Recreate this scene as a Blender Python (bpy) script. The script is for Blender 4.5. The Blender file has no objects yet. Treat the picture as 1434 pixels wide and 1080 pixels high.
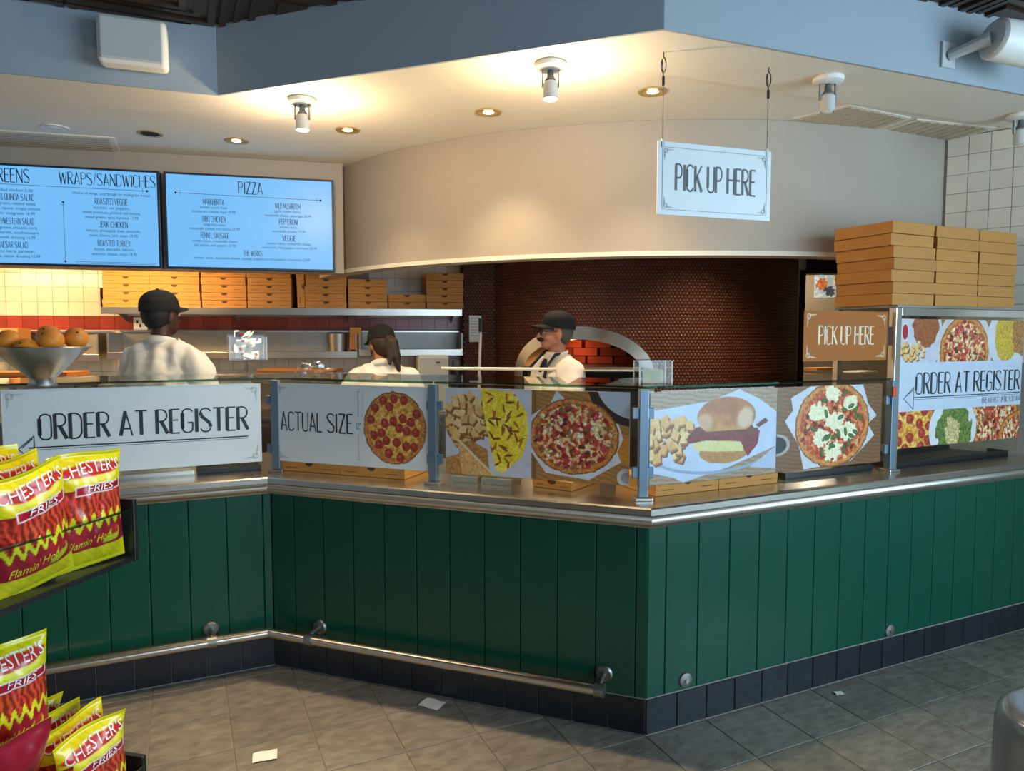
import bpy, bmesh, math, random
import numpy as np
from mathutils import Matrix, Vector
random.seed(7); rng = np.random.RandomState(11)
SC = bpy.context.scene
COL = SC.collection
PI = math.pi
# ------------------------------------------------------------------ camera
CAMZ = 1.62; FPX = 1000.0; PITCH = math.atan(0.068)
cam_d = bpy.data.cameras.new('camera'); cam = bpy.data.objects.new('camera', cam_d); COL.objects.link(cam)
cam_d.sensor_fit = 'HORIZONTAL'; cam_d.sensor_width = 36.0; cam_d.lens = 36.0 * FPX / 1434.0
cam.location = (0, 0, CAMZ); cam.rotation_euler = (PI / 2 - PITCH, 0, 0)
cam_d.clip_start = 0.05; cam_d.clip_end = 100
SC.camera = cam
# ------------------------------------------------------------------ world, exposure, daylight
SC.view_settings.view_transform = 'Standard'; SC.view_settings.look = 'None'
SC.view_settings.gamma = 1.0; SC.view_settings.use_curve_mapping = False
SC.view_settings.exposure = 0.28
SC.cycles.use_denoising = True
SC.cycles.max_bounces = 8
SC.cycles.sample_clamp_indirect = 6.0
world = bpy.data.worlds.new('world'); SC.world = world; world.use_nodes = True
wb = world.node_tree.nodes['Background']; wb.inputs[0].default_value = (0.62, 0.80, 1.0, 1); wb.inputs[1].default_value = 0.8
def area_light(name, loc, aim, sx, sy, power, color):
    d = bpy.data.lights.new(name, 'AREA'); d.shape = 'RECTANGLE'; d.size = sx; d.size_y = sy; d.energy = power; d.color = color
    o = bpy.data.objects.new(name, d); COL.objects.link(o); o.location = loc
    o.rotation_euler = (Vector(aim) - Vector(loc)).to_track_quat('-Z', 'Y').to_euler()
    return o
DAY = (0.60, 0.81, 1.0)
area_light('window_daylight', (4.25, 0.3, 1.7), (0.0, 1.2, 1.5), 3.4, 2.2, 195, DAY)
area_light('storefront_daylight', (2.7, -4.3, 1.7), (1.2, 3.0, 1.4), 2.7, 2.2, 55, DAY)

# ------------------------------------------------------------------ pixel helpers (photo measurements -> places)
CP, SP = math.cos(PITCH), math.sin(PITCH)
def ray(px, py):
    u = (px - 717.0) / FPX; v = (py - 540.0) / FPX
    return Vector((u, CP - v * SP, -(SP + v * CP)))
def at_z(px, py, z):
    r = ray(px, py); t = (z - CAMZ) / r.z
    return Vector((r.x * t, r.y * t, z))
def at_y(px, py, Y):
    r = ray(px, py); t = Y / r.y
    return Vector((r.x * t, Y, CAMZ + r.z * t))
class Frame:
    """vertical plane frame: o + s*d (along), n (towards the kitchen), z up"""
    def __init__(self, o, ang):
        self.o = Vector((o[0], o[1])); self.d = Vector((math.cos(ang), math.sin(ang))); self.n = Vector((-self.d.y, self.d.x))
    def p(self, s, n, z):
        q = self.o + self.d * s + self.n * n
        return Vector((q.x, q.y, z))
    def s_at(self, px, py, n):
        r = ray(px, py); q = self.o + self.n * n
        # q + s d = t r
        det = self.d.x * (-r.y) + r.x * self.d.y
        s = (-q.x * (-r.y) + (-r.x) * q.y) / det
        return s
    def z_at(self, px, py, n):
        s = self.s_at(px, py, n); q = self.o + self.d * s + self.n * n
        return at_y(px, py, q.y).z
# ------------------------------------------------------------------ materials
def lin(c):
    return tuple(((x / 12.92) if x <= 0.04045 else ((x + 0.055) / 1.055) ** 2.4) for x in c)
def hx(h):
    h = h.lstrip('#'); return lin([int(h[i:i + 2], 16) / 255 for i in (0, 2, 4)])
MATS = {}
def mat(name, col, rough=0.5, metal=0.0, var=0.12, scale=12.0, bump=0.0, bscale=None, emit=None, estr=0.0, alpha=None, trans=0.0, ior=1.45, objvar=0.0, stretch=None, spec=None, contrast=None):
    m = bpy.data.materials.new(name); m.use_nodes = True; nt = m.node_tree; b = nt.nodes['Principled BSDF']
    c = hx(col) if isinstance(col, str) else col
    tc = nt.nodes.new('ShaderNodeTexCoord'); mp = nt.nodes.new('ShaderNodeMapping'); nt.links.new(tc.outputs['Object'], mp.inputs[0])
    if stretch: mp.inputs['Scale'].default_value = stretch
    nz = nt.nodes.new('ShaderNodeTexNoise'); nz.inputs['Scale'].default_value = scale; nz.inputs['Detail'].default_value = 5
    nt.links.new(mp.outputs[0], nz.inputs['Vector'])
    mx = nt.nodes.new('ShaderNodeMix'); mx.data_type = 'RGBA'
    fac = nz.outputs['Fac']
    if contrast:
        cr = nt.nodes.new('ShaderNodeMapRange'); nt.links.new(fac, cr.inputs[0]); cr.inputs[1].default_value, cr.inputs[2].default_value = contrast; fac = cr.outputs[0]
    if objvar:
        oi0 = nt.nodes.new('ShaderNodeObjectInfo'); sc0 = nt.nodes.new('ShaderNodeMath'); sc0.operation = 'MULTIPLY'; sc0.inputs[1].default_value = 57.0; nt.links.new(oi0.outputs['Random'], sc0.inputs[0]); nt.links.new(sc0.outputs[0], mp.inputs['Location'])
    nt.links.new(fac, mx.inputs[0])
    mx.inputs[6].default_value = (*[max(0, x * (1 - var)) for x in c], 1); mx.inputs[7].default_value = (*[min(1, x * (1 + var)) for x in c], 1)
    out = mx.outputs[2]
    if objvar:
        oi = nt.nodes.new('ShaderNodeObjectInfo'); mr = nt.nodes.new('ShaderNodeMapRange'); nt.links.new(oi.outputs['Random'], mr.inputs[0])
        mr.inputs[3].default_value = 1 - objvar; mr.inputs[4].default_value = 1 + objvar
        hs = nt.nodes.new('ShaderNodeHueSaturation'); nt.links.new(mr.outputs[0], hs.inputs['Value']); nt.links.new(out, hs.inputs['Color']); out = hs.outputs[0]
    nt.links.new(out, b.inputs['Base Color'])
    b.inputs['Roughness'].default_value = rough; b.inputs['Metallic'].default_value = metal
    if spec is not None: b.inputs['Specular IOR Level'].default_value = spec
    if trans: b.inputs['Transmission Weight'].default_value = trans; b.inputs['IOR'].default_value = ior
    if alpha is not None: b.inputs['Alpha'].default_value = alpha
    if bump:
        n2 = nt.nodes.new('ShaderNodeTexNoise'); n2.inputs['Scale'].default_value = bscale or scale * 3; n2.inputs['Detail'].default_value = 4
        nt.links.new(mp.outputs[0], n2.inputs['Vector'])
        bp = nt.nodes.new('ShaderNodeBump'); bp.inputs['Strength'].default_value = bump; bp.inputs['Distance'].default_value = 0.01
        nt.links.new(n2.outputs['Fac'], bp.inputs['Height']); nt.links.new(bp.outputs[0], b.inputs['Normal'])
    if emit: b.inputs['Emission Color'].default_value = (*(hx(emit) if isinstance(emit, str) else emit), 1); b.inputs['Emission Strength'].default_value = estr
    MATS[name] = m; return m
def thin_glass(name, tint, ior=1.5, op=0.12, rough=0.02):
    """thin clear sheet: glossy coat over a mostly see-through body"""
    m = bpy.data.materials.new(name); m.use_nodes = True; nt = m.node_tree; nt.nodes.clear()
    o = nt.nodes.new('ShaderNodeOutputMaterial'); tr = nt.nodes.new('ShaderNodeBsdfTransparent'); tr.inputs[0].default_value = (*tint, 1)
    gl = nt.nodes.new('ShaderNodeBsdfGlossy'); gl.inputs['Roughness'].default_value = rough
    fr = nt.nodes.new('ShaderNodeFresnel'); fr.inputs[0].default_value = ior
    nz = nt.nodes.new('ShaderNodeTexNoise'); nz.inputs['Scale'].default_value = 3
    ad = nt.nodes.new('ShaderNodeMath'); ad.operation = 'MULTIPLY_ADD'; nt.links.new(nz.outputs['Fac'], ad.inputs[0]); ad.inputs[1].default_value = op; nt.links.new(fr.outputs[0], ad.inputs[2])
    mx = nt.nodes.new('ShaderNodeMixShader'); ge = nt.nodes.new('ShaderNodeNewGeometry'); inv = nt.nodes.new('ShaderNodeMath'); inv.operation = 'SUBTRACT'; inv.inputs[0].default_value = 1.0; nt.links.new(ge.outputs['Backfacing'], inv.inputs[1]); mu = nt.nodes.new('ShaderNodeMath'); mu.operation = 'MULTIPLY'; nt.links.new(ad.outputs[0], mu.inputs[0]); nt.links.new(inv.outputs[0], mu.inputs[1])
    nt.links.new(mu.outputs[0], mx.inputs[0]); nt.links.new(tr.outputs[0], mx.inputs[1]); nt.links.new(gl.outputs[0], mx.inputs[2]); nt.links.new(mx.outputs[0], o.inputs[0])
    MATS[name] = m; return m
def print_mat(name, rough=0.35):
    m = bpy.data.materials.new(name); m.use_nodes = True; nt = m.node_tree; b = nt.nodes['Principled BSDF']
    a = nt.nodes.new('ShaderNodeVertexColor'); a.layer_name = 'ink'
    nt.links.new(a.outputs[0], b.inputs['Base Color']); b.inputs['Roughness'].default_value = rough
    MATS[name] = m; return m
mat('green', '#004836', 0.28, var=0.10, scale=3, bump=0.03, bscale=30)
mat('steel', '#d2ccc2', 0.26, 1.0, var=0.10, scale=4, bump=0.02, bscale=60)
mat('steel_dull', '#9b9a96', 0.42, 1.0, var=0.15, scale=6)
mat('steel_blue', '#7f92a3', 0.38, 0.75, var=0.08)
mat('black_tile', '#20242b', 0.25, var=0.25, scale=20, objvar=0.2)
mat('grout', '#8d8a84', 0.9, var=0.2, scale=30)
mat('slate', '#7b756c', 0.40, var=0.30, scale=16, bump=0.4, bscale=24, objvar=0.10, contrast=(.25, .75), stretch=(1, 1.6, 1))
mat('steel_rim', '#cfc9be', 0.38, 1.0, var=0.10, scale=4)
mat('floor_grout', '#8a857c', 0.8, var=0.3, scale=20)
mat('paint_wall', '#c9cdcf', 0.6, var=0.03, scale=5)
mat('paint_cream', '#e6ddce', 0.7, var=0.03, scale=4)
mat('drum_paint', '#ab9f92', 0.6, var=0.05, scale=3)
mat('fascia_paint', '#9ea8b1', 0.55, var=0.03, scale=5)
mat('tin', '#4a3628', 0.35, 0.4, var=0.2, scale=10)
mat('white_tile', '#d9d3c6', 0.2, var=0.05, scale=10, objvar=0.05)
mat('red_tile', '#8e3626', 0.22, var=0.25, scale=14, objvar=0.2)
mat('penny_tile', '#6c3822', 0.22, var=0.35, scale=9)
mat('penny_grout', '#2c1711', 0.8, var=0.2)
mat('card', '#b8803f', 0.75, var=0.08, scale=9, objvar=0.06, stretch=(1, 1, 6))
mat('card_dark', '#4a321c', 0.8)
mat('card_print', '#a85e14', 0.7, var=0.06)
mat('white_plastic', '#e4e2dc', 0.4, var=0.03)
mat('light_grey', '#c3c5c4', 0.45, var=0.04)
mat('black_plastic', '#15161a', 0.35, var=0.15)
mat('black_cloth', '#08080b', 0.85, var=0.2, scale=40)
mat('white_cloth', '#e9e4dc', 0.85, var=0.06, scale=14, bump=0.3, bscale=9)
mat('apron_cloth', '#efe9df', 0.85, var=0.05, scale=14, bump=0.25, bscale=12)
mat('navy_cloth', '#1b2238', 0.85)
mat('pants_cloth', '#1f2024', 0.9)
mat('skin_dark', '#4a2c1e', 0.55, var=0.08)
mat('skin_mid', '#b0765a', 0.55, var=0.08)
mat('skin_tan', '#a97456', 0.55, var=0.08)
mat('hair_black', '#0e0b0a', 0.7, var=0.3, scale=60)
mat('hair_brown', '#2a1a10', 0.6, var=0.5, scale=40, stretch=(6, 6, 1))
mat('hair_grey', '#4a433f', 0.8, var=0.3, scale=60)
mat('eye_white', '#dcd6cf', 0.3)
mat('sign_white', '#dfe3e6', 0.4, var=0.02)
mat('ink_dark', '#2b3236', 0.5)
mat('ink_grey', '#5b5f62', 0.5)
mat('ink_cream', '#f0d9b4', 0.5)
mat('bezel', '#1b2b40', 0.4)
mat('screen', '#18242e', 0.35, emit=(0.14, 0.41, 0.76), estr=1.0, var=0.01)
mat('screen_ink', '#14263c', 0.5)
mat('lamp_glow', '#fff0d0', 0.4, emit=(1.0, 0.82, 0.5), estr=14.0)
mat('lamp_trim', '#c8a868', 0.3, 0.6)
mat('can_inside', '#d8b878', 0.25, 0.7)
mat('orange_skin', '#e08a2a', 0.45, var=0.12, scale=30, bump=0.15, bscale=160)
mat('orange_stem', '#4a3a1a', 0.8)
mat('wood', '#b8793c', 0.55, var=0.2, scale=6, stretch=(1, 8, 8))
mat('paper', '#e8e6e0', 0.8, var=0.04)
mat('oven_brick', '#8a3a22', 0.8, var=0.3, scale=9, objvar=0.2, bump=0.3)
mat('oven_dark', '#0d0a09', 0.8)
mat('ember', '#ff6a20', 0.6, emit=(1.0, 0.25, 0.05), estr=6.0)
mat('wire', '#4d4a46', 0.4, 0.8)
mat('money', '#b7bd98', 0.8, var=0.3, scale=40)
mat('red_ink', '#b3262a', 0.5)
mat('vent', '#b9ad9c', 0.7, var=0.25, scale=40)
mat('dust', '#c2b49e', 0.9, var=0.3, scale=60)
mat('stool_plastic', '#8d99a3', 0.18, 0.2, var=0.05)
mat('tan_wall', '#a8977c', 0.7)
mat('dark_frame', '#241d18', 0.5)
mat('bag_red', '#8c1028', 0.22, var=0.15, scale=12)
mat('bag_white', '#f2efe8', 0.3)
mat('bag_yellow', '#e6d81e', 0.28)
mat('led_red', '#d84a20', 0.4)
print_mat('print', 0.35); print_mat('bag_print', 0.2)
thin_glass('glass', (0.90, 0.96, 0.93), op=0.06)
thin_glass('glass_edge', (0.25, 0.5, 0.42), op=0.3, rough=0.1)
thin_glass('acrylic', (0.95, 0.955, 0.95), op=0.04)
thin_glass('cling', (0.95, 0.95, 0.94), op=0.35, rough=0.15)
# ------------------------------------------------------------------ mesh builder (world coordinates)
class MB:
    def __init__(self): self.v = []; self.f = []; self.m = None
    def add(self, vs, fs):
        k = len(self.v)
        self.v += [tuple(v) for v in vs]; self.f += [tuple(i + k for i in f) for f in fs]; return self
    def box(self, x0, x1, y0, y1, z0, z1, M=None):
        vs = [Vector((x, y, z)) for z in (z0, z1) for y in (y0, y1) for x in (x0, x1)]
        if M is not None: vs = [M @ v for v in vs]
        return self.add(vs, [(0, 2, 3, 1), (4, 5, 7, 6), (0, 1, 5, 4), (2, 6, 7, 3), (0, 4, 6, 2), (1, 3, 7, 5)])
    def fbox(self, F, s0, s1, n0, n1, z0, z1):
        vs = [F.p(s, n, z) for z in (z0, z1) for n in (n0, n1) for s in (s0, s1)]
        return self.add(vs, [(0, 2, 3, 1), (4, 5, 7, 6), (0, 1, 5, 4), (2, 6, 7, 3), (0, 4, 6, 2), (1, 3, 7, 5)])
    def prism(self, pts, z0, z1):
        n = len(pts)
        vs = [(p[0], p[1], z0) for p in pts] + [(p[0], p[1], z1) for p in pts]
        fs = [tuple(range(n - 1, -1, -1)), tuple(range(n, 2 * n))] + [(i, (i + 1) % n, n + (i + 1) % n, n + i) for i in range(n)]
        return self.add(vs, fs)
    def lathe(self, prof, c=(0, 0, 0), n=28, M=None, cap=True):
        c = Vector(c); vs = []; fs = []; k = len(prof)
        for r, z in prof:
            for i in range(n):
                a = 2 * PI * i / n; p = Vector((r * math.cos(a), r * math.sin(a), z))
                vs.append((M @ p if M is not None else p) + c)
        for j in range(k - 1):
            for i in range(n): fs.append((j * n + i, j * n + (i + 1) % n, (j + 1) * n + (i + 1) % n, (j + 1) * n + i))
        if cap: fs.append(tuple(range(n - 1, -1, -1))); fs.append(tuple(range((k - 1) * n, k * n)))
        return self.add(vs, fs)
    def tube(self, pts, r, n=10, rs=None):
        pts = [Vector(p) for p in pts]; vs = []; fs = []
        prev = None
        for i, p in enumerate(pts):
            t = (pts[min(i + 1, len(pts) - 1)] - pts[max(i - 1, 0)]).normalized()
            if prev is None:
                up = Vector((0, 0, 1)) if abs(t.z) < 0.9 else Vector((1, 0, 0)); a = t.cross(up).normalized()
            else:
                a = (prev - t * prev.dot(t)).normalized()
            prev = a; b = t.cross(a)
            rr = rs[i] if rs else r
            if rs is None and 0 < i < len(pts) - 1:
                c = (pts[i + 1] - p).normalized().dot((p - pts[i - 1]).normalized()); rr = r / max(0.5, math.sqrt((1 + c) / 2)) if False else r
            for j in range(n):
                g = 2 * PI * j / n; vs.append(p + (a * math.cos(g) + b * math.sin(g)) * rr)
        for i in range(len(pts) - 1):
            for j in range(n): fs.append((i * n + j, i * n + (j + 1) % n, (i + 1) * n + (j + 1) % n, (i + 1) * n + j))
        fs.append(tuple(range(n - 1, -1, -1))); fs.append(tuple(range((len(pts) - 1) * n, len(pts) * n)))
        return self.add(vs, fs)
    def ball(self, c, r, n=16, k=10, M=None):
        c = Vector(c); rx, ry, rz = r if hasattr(r, '__len__') else (r, r, r)
        vs = [(0, 0, -rz)]; 
        for j in range(1, k):
            a = -PI / 2 + PI * j / k
            for i in range(n): vs.append((rx * math.cos(a) * math.cos(2 * PI * i / n), ry * math.cos(a) * math.sin(2 * PI * i / n), rz * math.sin(a)))
        vs.append((0, 0, rz)); vs = [(M @ Vector(v) if M is not None else Vector(v)) + c for v in vs]
        fs = [(0, 1 + (i + 1) % n, 1 + i) for i in range(n)]
        for j in range(k - 2):
            for i in range(n): fs.append((1 + j * n + i, 1 + j * n + (i + 1) % n, 1 + (j + 1) * n + (i + 1) % n, 1 + (j + 1) * n + i))
        L = len(vs) - 1; b0 = 1 + (k - 2) * n
        fs += [(L, b0 + i, b0 + (i + 1) % n) for i in range(n)]
        return self.add(vs, fs)
    def capsule(self, a, b, ra, rb, n=14):
        a = Vector(a); b = Vector(b); t = (b - a); L = t.length; t.normalize()
        q = t.to_track_quat('Z', 'Y').to_matrix(); prof = []
        for i in range(5): g = -PI / 2 + PI / 2 * i / 4; prof.append((max(1e-4, ra * math.cos(g)), ra * math.sin(g)))
        for i in range(5): g = PI / 2 * i / 4; prof.append((max(1e-4, rb * math.cos(g)), L + rb * math.sin(g)))
        return self.lathe(prof, a, n, q.to_4x4())
    def sweep(self, poly_fn, prof, closed=True):
        """profile of (n, z) swept along a mitred polyline; poly_fn(n) -> list of 2-D points"""
        rows = [poly_fn(n) for n, z in prof]; k = len(prof); m = len(rows[0])
        vs = [(rows[j][i].x, rows[j][i].y, prof[j][1]) for i in range(m) for j in range(k)]
        fs = []
        for i in range(m - 1):
            for j in range(k if closed else k - 1): fs.append((i * k + j, i * k + (j + 1) % k, (i + 1) * k + (j + 1) % k, (i + 1) * k + j))
        if closed: fs.append(tuple(range(k))); fs.append(tuple((m - 1) * k + j for j in range(k - 1, -1, -1)))
        return self.add(vs, fs)
    def build(self, name, material, parent=None, smooth=False, bevel=0.0, label=None, kind=None, seg=2):
        me = bpy.data.meshes.new(name); me.from_pydata(self.v, [], self.f)
        bm = bmesh.new(); bm.from_mesh(me); bmesh.ops.recalc_face_normals(bm, faces=bm.faces); bm.to_mesh(me); bm.free()
        me.materials.append(MATS[material]); 
        if smooth: me.polygons.foreach_set('use_smooth', [True] * len(me.polygons))
        o = bpy.data.objects.new(name, me); COL.objects.link(o)
        if bevel: b = o.modifiers.new('bevel', 'BEVEL'); b.width = bevel; b.segments = seg; b.limit_method = 'ANGLE'; b.angle_limit = math.radians(40)
        if smooth == 'auto':
            try: me.set_sharp_from_angle(angle=math.radians(38))
            except Exception: pass
        if parent is not None: attach(o, parent)
        if label: o['label'] = label
        if kind: o['kind'] = kind
        return o
def attach(o, parent):
    o.parent = parent; o.matrix_parent_inverse = parent.matrix_basis.inverted()
def thing(name, label, cat, loc, group=None):
    o = bpy.data.objects.new(name, None); COL.objects.link(o); o.location = loc; o.empty_display_size = 0.1
    o['label'] = label; o['category'] = cat
    if group: o['group'] = group
    return o
def tag(o, label, cat, group=None):
    o['label'] = label; o['category'] = cat
    if group: o['group'] = group
    return o
def struct(o, label=None):
    o['kind'] = 'structure'
    if label: o['label'] = label
    return o
def move_to(o, M):
    o.matrix_basis = M; return o
def linked(name, me, M, parent=None):
    o = bpy.data.objects.new(name, me); COL.objects.link(o); o.matrix_basis = M
    if parent is not None: attach(o, parent)
    return o
def remeshed(mb, name, material, parent, voxel=0.012, smooth_it=6, wob=0.0, cut=None, label=None):
    """one continuous skin over overlapping volumes"""
    me = bpy.data.meshes.new(name); me.from_pydata(mb.v, [], mb.f)
    bm = bmesh.new(); bm.from_mesh(me); bmesh.ops.recalc_face_normals(bm, faces=bm.faces); bm.to_mesh(me); bm.free()
    t = bpy.data.objects.new(name, me); COL.objects.link(t)
    r = t.modifiers.new('r', 'REMESH'); r.mode = 'VOXEL'; r.voxel_size = voxel
    s = t.modifiers.new('s', 'SMOOTH'); s.iterations = smooth_it; s.factor = 0.5
    dg = bpy.context.evaluated_depsgraph_get(); ev = t.evaluated_get(dg); out = bpy.data.meshes.new_from_object(ev)
    COL.objects.unlink(t); bpy.data.objects.remove(t)
    out.name = name; out.materials.clear(); out.materials.append(MATS[material]); out.polygons.foreach_set('use_smooth', [True] * len(out.polygons))
    if wob or cut:
        bm = bmesh.new(); bm.from_mesh(out)
        if wob:
            from mathutils import noise
            bm.normal_update()
            for v in bm.verts:
                v.co += v.normal * ((noise.noise(Vector((v.co.x * 16, v.co.y * 16, v.co.z * 6))) + .65) * wob)
        for co, no in (cut or []):
            bmesh.ops.bisect_plane(bm, geom=bm.verts[:] + bm.edges[:] + bm.faces[:], plane_co=co, plane_no=no, clear_outer=True)
        bm.to_mesh(out); bm.free()
    o = bpy.data.objects.new(name, out); COL.objects.link(o)
    if parent is not None: attach(o, parent)
    if label: o['label'] = label
    return o
# ------------------------------------------------------------------ lettering: narrow display alphabet drawn with strokes
def arc(cx, cy, rx, ry, a0, a1, n=8):
    return [(cx + rx * math.cos(math.radians(a0 + (a1 - a0) * i / n)), cy + ry * math.sin(math.radians(a0 + (a1 - a0) * i / n))) for i in range(n + 1)]
def glyphs():
    G = {}; w = 0.40; r = 0.2; q = 0.17
    S = lambda x: ([(x, 0), (x, 1)], 1)
    G['A'] = (0.46, [([(0.02, 0), (0.22, 1)], 1), ([(0.22, 1), (0.46, 0)], 0), ([(0.08, 0.28), (0.40, 0.28)], 0)])
    G['B'] = (w, [S(0), (([(0, 1)] + arc(0.18, 0.78, 0.2, 0.22, 90, -90) + [(0, 0.56)]), 0), (([(0, 0.56)] + arc(0.2, 0.28, 0.2, 0.28, 90, -90) + [(0, 0)]), 0)])
    G['C'] = (w, [(arc(r, 1 - q, r, q, 20, 180) + arc(r, q, r, q, 180, 340), 0), ([(0, q), (0, 1 - q)], 1)])
    G['D'] = (w, [S(0), ([(0, 1)] + arc(0.16, 0.72, 0.24, 0.28, 90, 0) + arc(0.16, 0.28, 0.24, 0.28, 0, -90) + [(0, 0)], 0)])
    G['E'] = (0.33, [S(0), ([(0, 1), (0.33, 1)], 0), ([(0, 0.55), (0.27, 0.55)], 0), ([(0, 0), (0.33, 0)], 0)])
    G['F'] = (0.32, [S(0), ([(0, 1), (0.32, 1)], 0), ([(0, 0.55), (0.27, 0.55)], 0)])
    G['G'] = (w, [(arc(r, 1 - q, r, q, 20, 180) + arc(r, q, r, q, 180, 360) + [(w, 0.42), (0.22, 0.42)], 0), ([(0, q), (0, 1 - q)], 1)])
    G['H'] = (w, [S(0), ([(w, 0), (w, 1)], 0), ([(0, 0.55), (w, 0.55)], 0)])
    G['I'] = (0.06, [S(0.03)])
    G['J'] = (0.3, [([(0.3, 1), (0.3, q)] + arc(0.15, q, 0.15, q, 0, -170), 0)])
    G['K'] = (0.42, [S(0), ([(0.40, 1), (0.02, 0.48)], 0), ([(0.1, 0.58), (0.42, 0)], 1)])
    G['L'] = (0.33, [S(0), ([(0, 0), (0.33, 0)], 0)])
    G['M'] = (0.54, [([(0, 0), (0, 1)], 0), ([(0, 1), (0.27, 0.2)], 1), ([(0.27, 0.2), (0.54, 1)], 0), ([(0.54, 0), (0.54, 1)], 1)])
    G['N'] = (0.42, [([(0, 0), (0, 1)], 0), ([(0, 1), (0.42, 0)], 1), ([(0.42, 0), (0.42, 1)], 0)])
    G['O'] = (w, [([(w, q)] + [(w, 1 - q)] + arc(r, 1 - q, r, q, 0, 180) + arc(r, q, r, q, 180, 360), 0), ([(0, q), (0, 1 - q)], 1)])
    G['P'] = (0.38, [S(0), ([(0, 1)] + arc(0.18, 0.74, 0.2, 0.26, 90, -90) + [(0, 0.48)], 0)])
    G['Q'] = (w, G['O'][1] + [([(0.22, 0.2), (0.42, -0.05)], 0)])
    G['R'] = (0.40, [S(0), ([(0, 1)] + arc(0.18, 0.76, 0.2, 0.24, 90, -90) + [(0, 0.52)], 0), ([(0.16, 0.52), (0.40, 0)], 1)])
    G['S'] = (w, [(arc(r, 1 - q, r, q, 15, 180), 0), ([(0, 0.83), (0.03, 0.68), (0.20, 0.52), (0.37, 0.36), (w, 0.2)], 1), (arc(r, q, r, q, 0, -165), 0)])
    G['T'] = (0.42, [S(0.21), ([(0, 1), (0.42, 1)], 0)])
    G['U'] = (w, [([(0, q), (0, 1)], 1), ([(w, 1)] + [(w, q)] + arc(r, q, r, q, 0, -180), 0)])
    G['V'] = (0.44, [([(0, 1), (0.22, 0)], 1), ([(0.22, 0), (0.44, 1)], 0)])
    G['W'] = (0.62, [([(0, 1), (0.16, 0)], 1), ([(0.16, 0), (0.31, 0.9)], 0), ([(0.31, 0.9), (0.46, 0)], 1), ([(0.46, 0), (0.62, 1)], 0)])
    G['X'] = (0.42, [([(0, 1), (0.42, 0)], 1), ([(0.42, 1), (0, 0)], 0)])
    G['Y'] = (0.42, [([(0, 1), (0.21, 0.5), (0.21, 0)], 1), ([(0.42, 1), (0.21, 0.5)], 0)])
    G['Z'] = (0.38, [([(0, 1), (0.38, 1)], 0), ([(0.36, 1), (0.02, 0)], 1), ([(0, 0), (0.38, 0)], 0)])
    G['/'] = (0.22, [([(0, 0), (0.22, 1)], 0)])
    G['&'] = (0.42, [([(0.42, 0), (0.06, 0.78)] + arc(0.19, 0.82, 0.13, 0.16, 180, 0) + [(0.04, 0.34)] + arc(0.2, 0.2, 0.18, 0.2, 160, 300) + [(0.42, 0.4)], 0)])
    G["'"] = (0.04, [([(0.02, 1), (0.02, 0.8)], 1)])
    G['"'] = (0.12, [([(0.02, 1), (0.02, 0.8)], 0), ([(0.1, 1), (0.1, 0.8)], 0)])
    G[':'] = (0.06, [([(0.03, 0.15), (0.03, 0.27)], 1), ([(0.03, 0.6), (0.03, 0.72)], 1)])
    G['1'] = (0.14, [([(0.0, 0.85), (0.1, 1), (0.1, 0)], 1)])
    G['2'] = (0.36, [(arc(0.18, 0.8, 0.18, 0.2, 170, -20) + [(0, 0), (0.36, 0)], 0)])
    G['3'] = (0.36, [(arc(0.17, 0.77, 0.18, 0.23, 160, -90) + arc(0.17, 0.27, 0.19, 0.27, 90, -160), 0)])
    G['9'] = (0.36, [(arc(0.18, 0.75, 0.18, 0.25, 0, 360) + [(0.36, 0.75), (0.3, 0.2), (0.1, 0)], 0)])
    G['0'] = G['O']
    return G
GL = glyphs()
def stroke_text(text, h, track=0.13, thick=0.10, thin=0.045, wide=1.0):
    """returns quads in the plane (x right, y up), total width"""
    quads = []; x = 0.0
    for ch in text:
        if ch == ' ': x += 0.26; continue
        w, st = GL[ch]
        for pts, k in st:
            t = (thick if k else thin) / 2
            for (ax, ay), (bx, by) in zip(pts[:-1], pts[1:]):
                dx, dy = (bx - ax) * wide, by - ay; L = math.hypot(dx, dy)
                if L < 1e-6: continue
                ux, uy = dx / L, dy / L; e = t * 0.45 if not k else 0.0
                X0, Y0, X1, Y1 = (x + ax) * wide - ux * e, ay - uy * e, (x + bx) * wide + ux * e, by + uy * e
                nx, ny = -uy * t, ux * t
                quads.append([((X0 + nx) * h, (Y0 + ny) * h), ((X0 - nx) * h, (Y0 - ny) * h), ((X1 - nx) * h, (Y1 - ny) * h), ((X1 + nx) * h, (Y1 + ny) * h)])
        x += w + track
    return quads, (x - track) * wide * h
class Plane:
    """a flat sheet in space: o lower-left, r right, u up, n out of the face"""
    def __init__(self, o, r, u): self.o = Vector(o); self.r = Vector(r).normalized(); self.u = Vector(u).normalized(); self.n = self.r.cross(self.u)
    def p(self, x, y, e=0.0): return self.o + self.r * x + self.u * y + self.n * e
def put_quads(mb, quads, P, x, y, e=0.0012, slant=0.0):
    for q in quads: mb.add([P.p(x + a + slant * b, y + b, e) for a, b in q], [(0, 1, 2, 3)])
def display(mb, text, P, x, y, h, align='l', fit=None, **k):
    q, w = stroke_text(text, h, **k)
    if fit: s = fit / w; q = [[(a * s, b) for a, b in r] for r in q]; w = fit
    x0 = x - (w / 2 if align == 'c' else (w if align == 'r' else 0)); put_quads(mb, q, P, x0, y); return w
def line(mb, P, x0, y0, x1, y1, t, e=0.0012):
    d = Vector((x1 - x0, y1 - y0)); d.normalize(); nx, ny = -d.y * t / 2, d.x * t / 2
    mb.add([P.p(x0 + nx, y0 + ny, e), P.p(x0 - nx, y0 - ny, e), P.p(x1 - nx, y1 - ny, e), P.p(x1 + nx, y1 + ny, e)], [(0, 1, 2, 3)])
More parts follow.
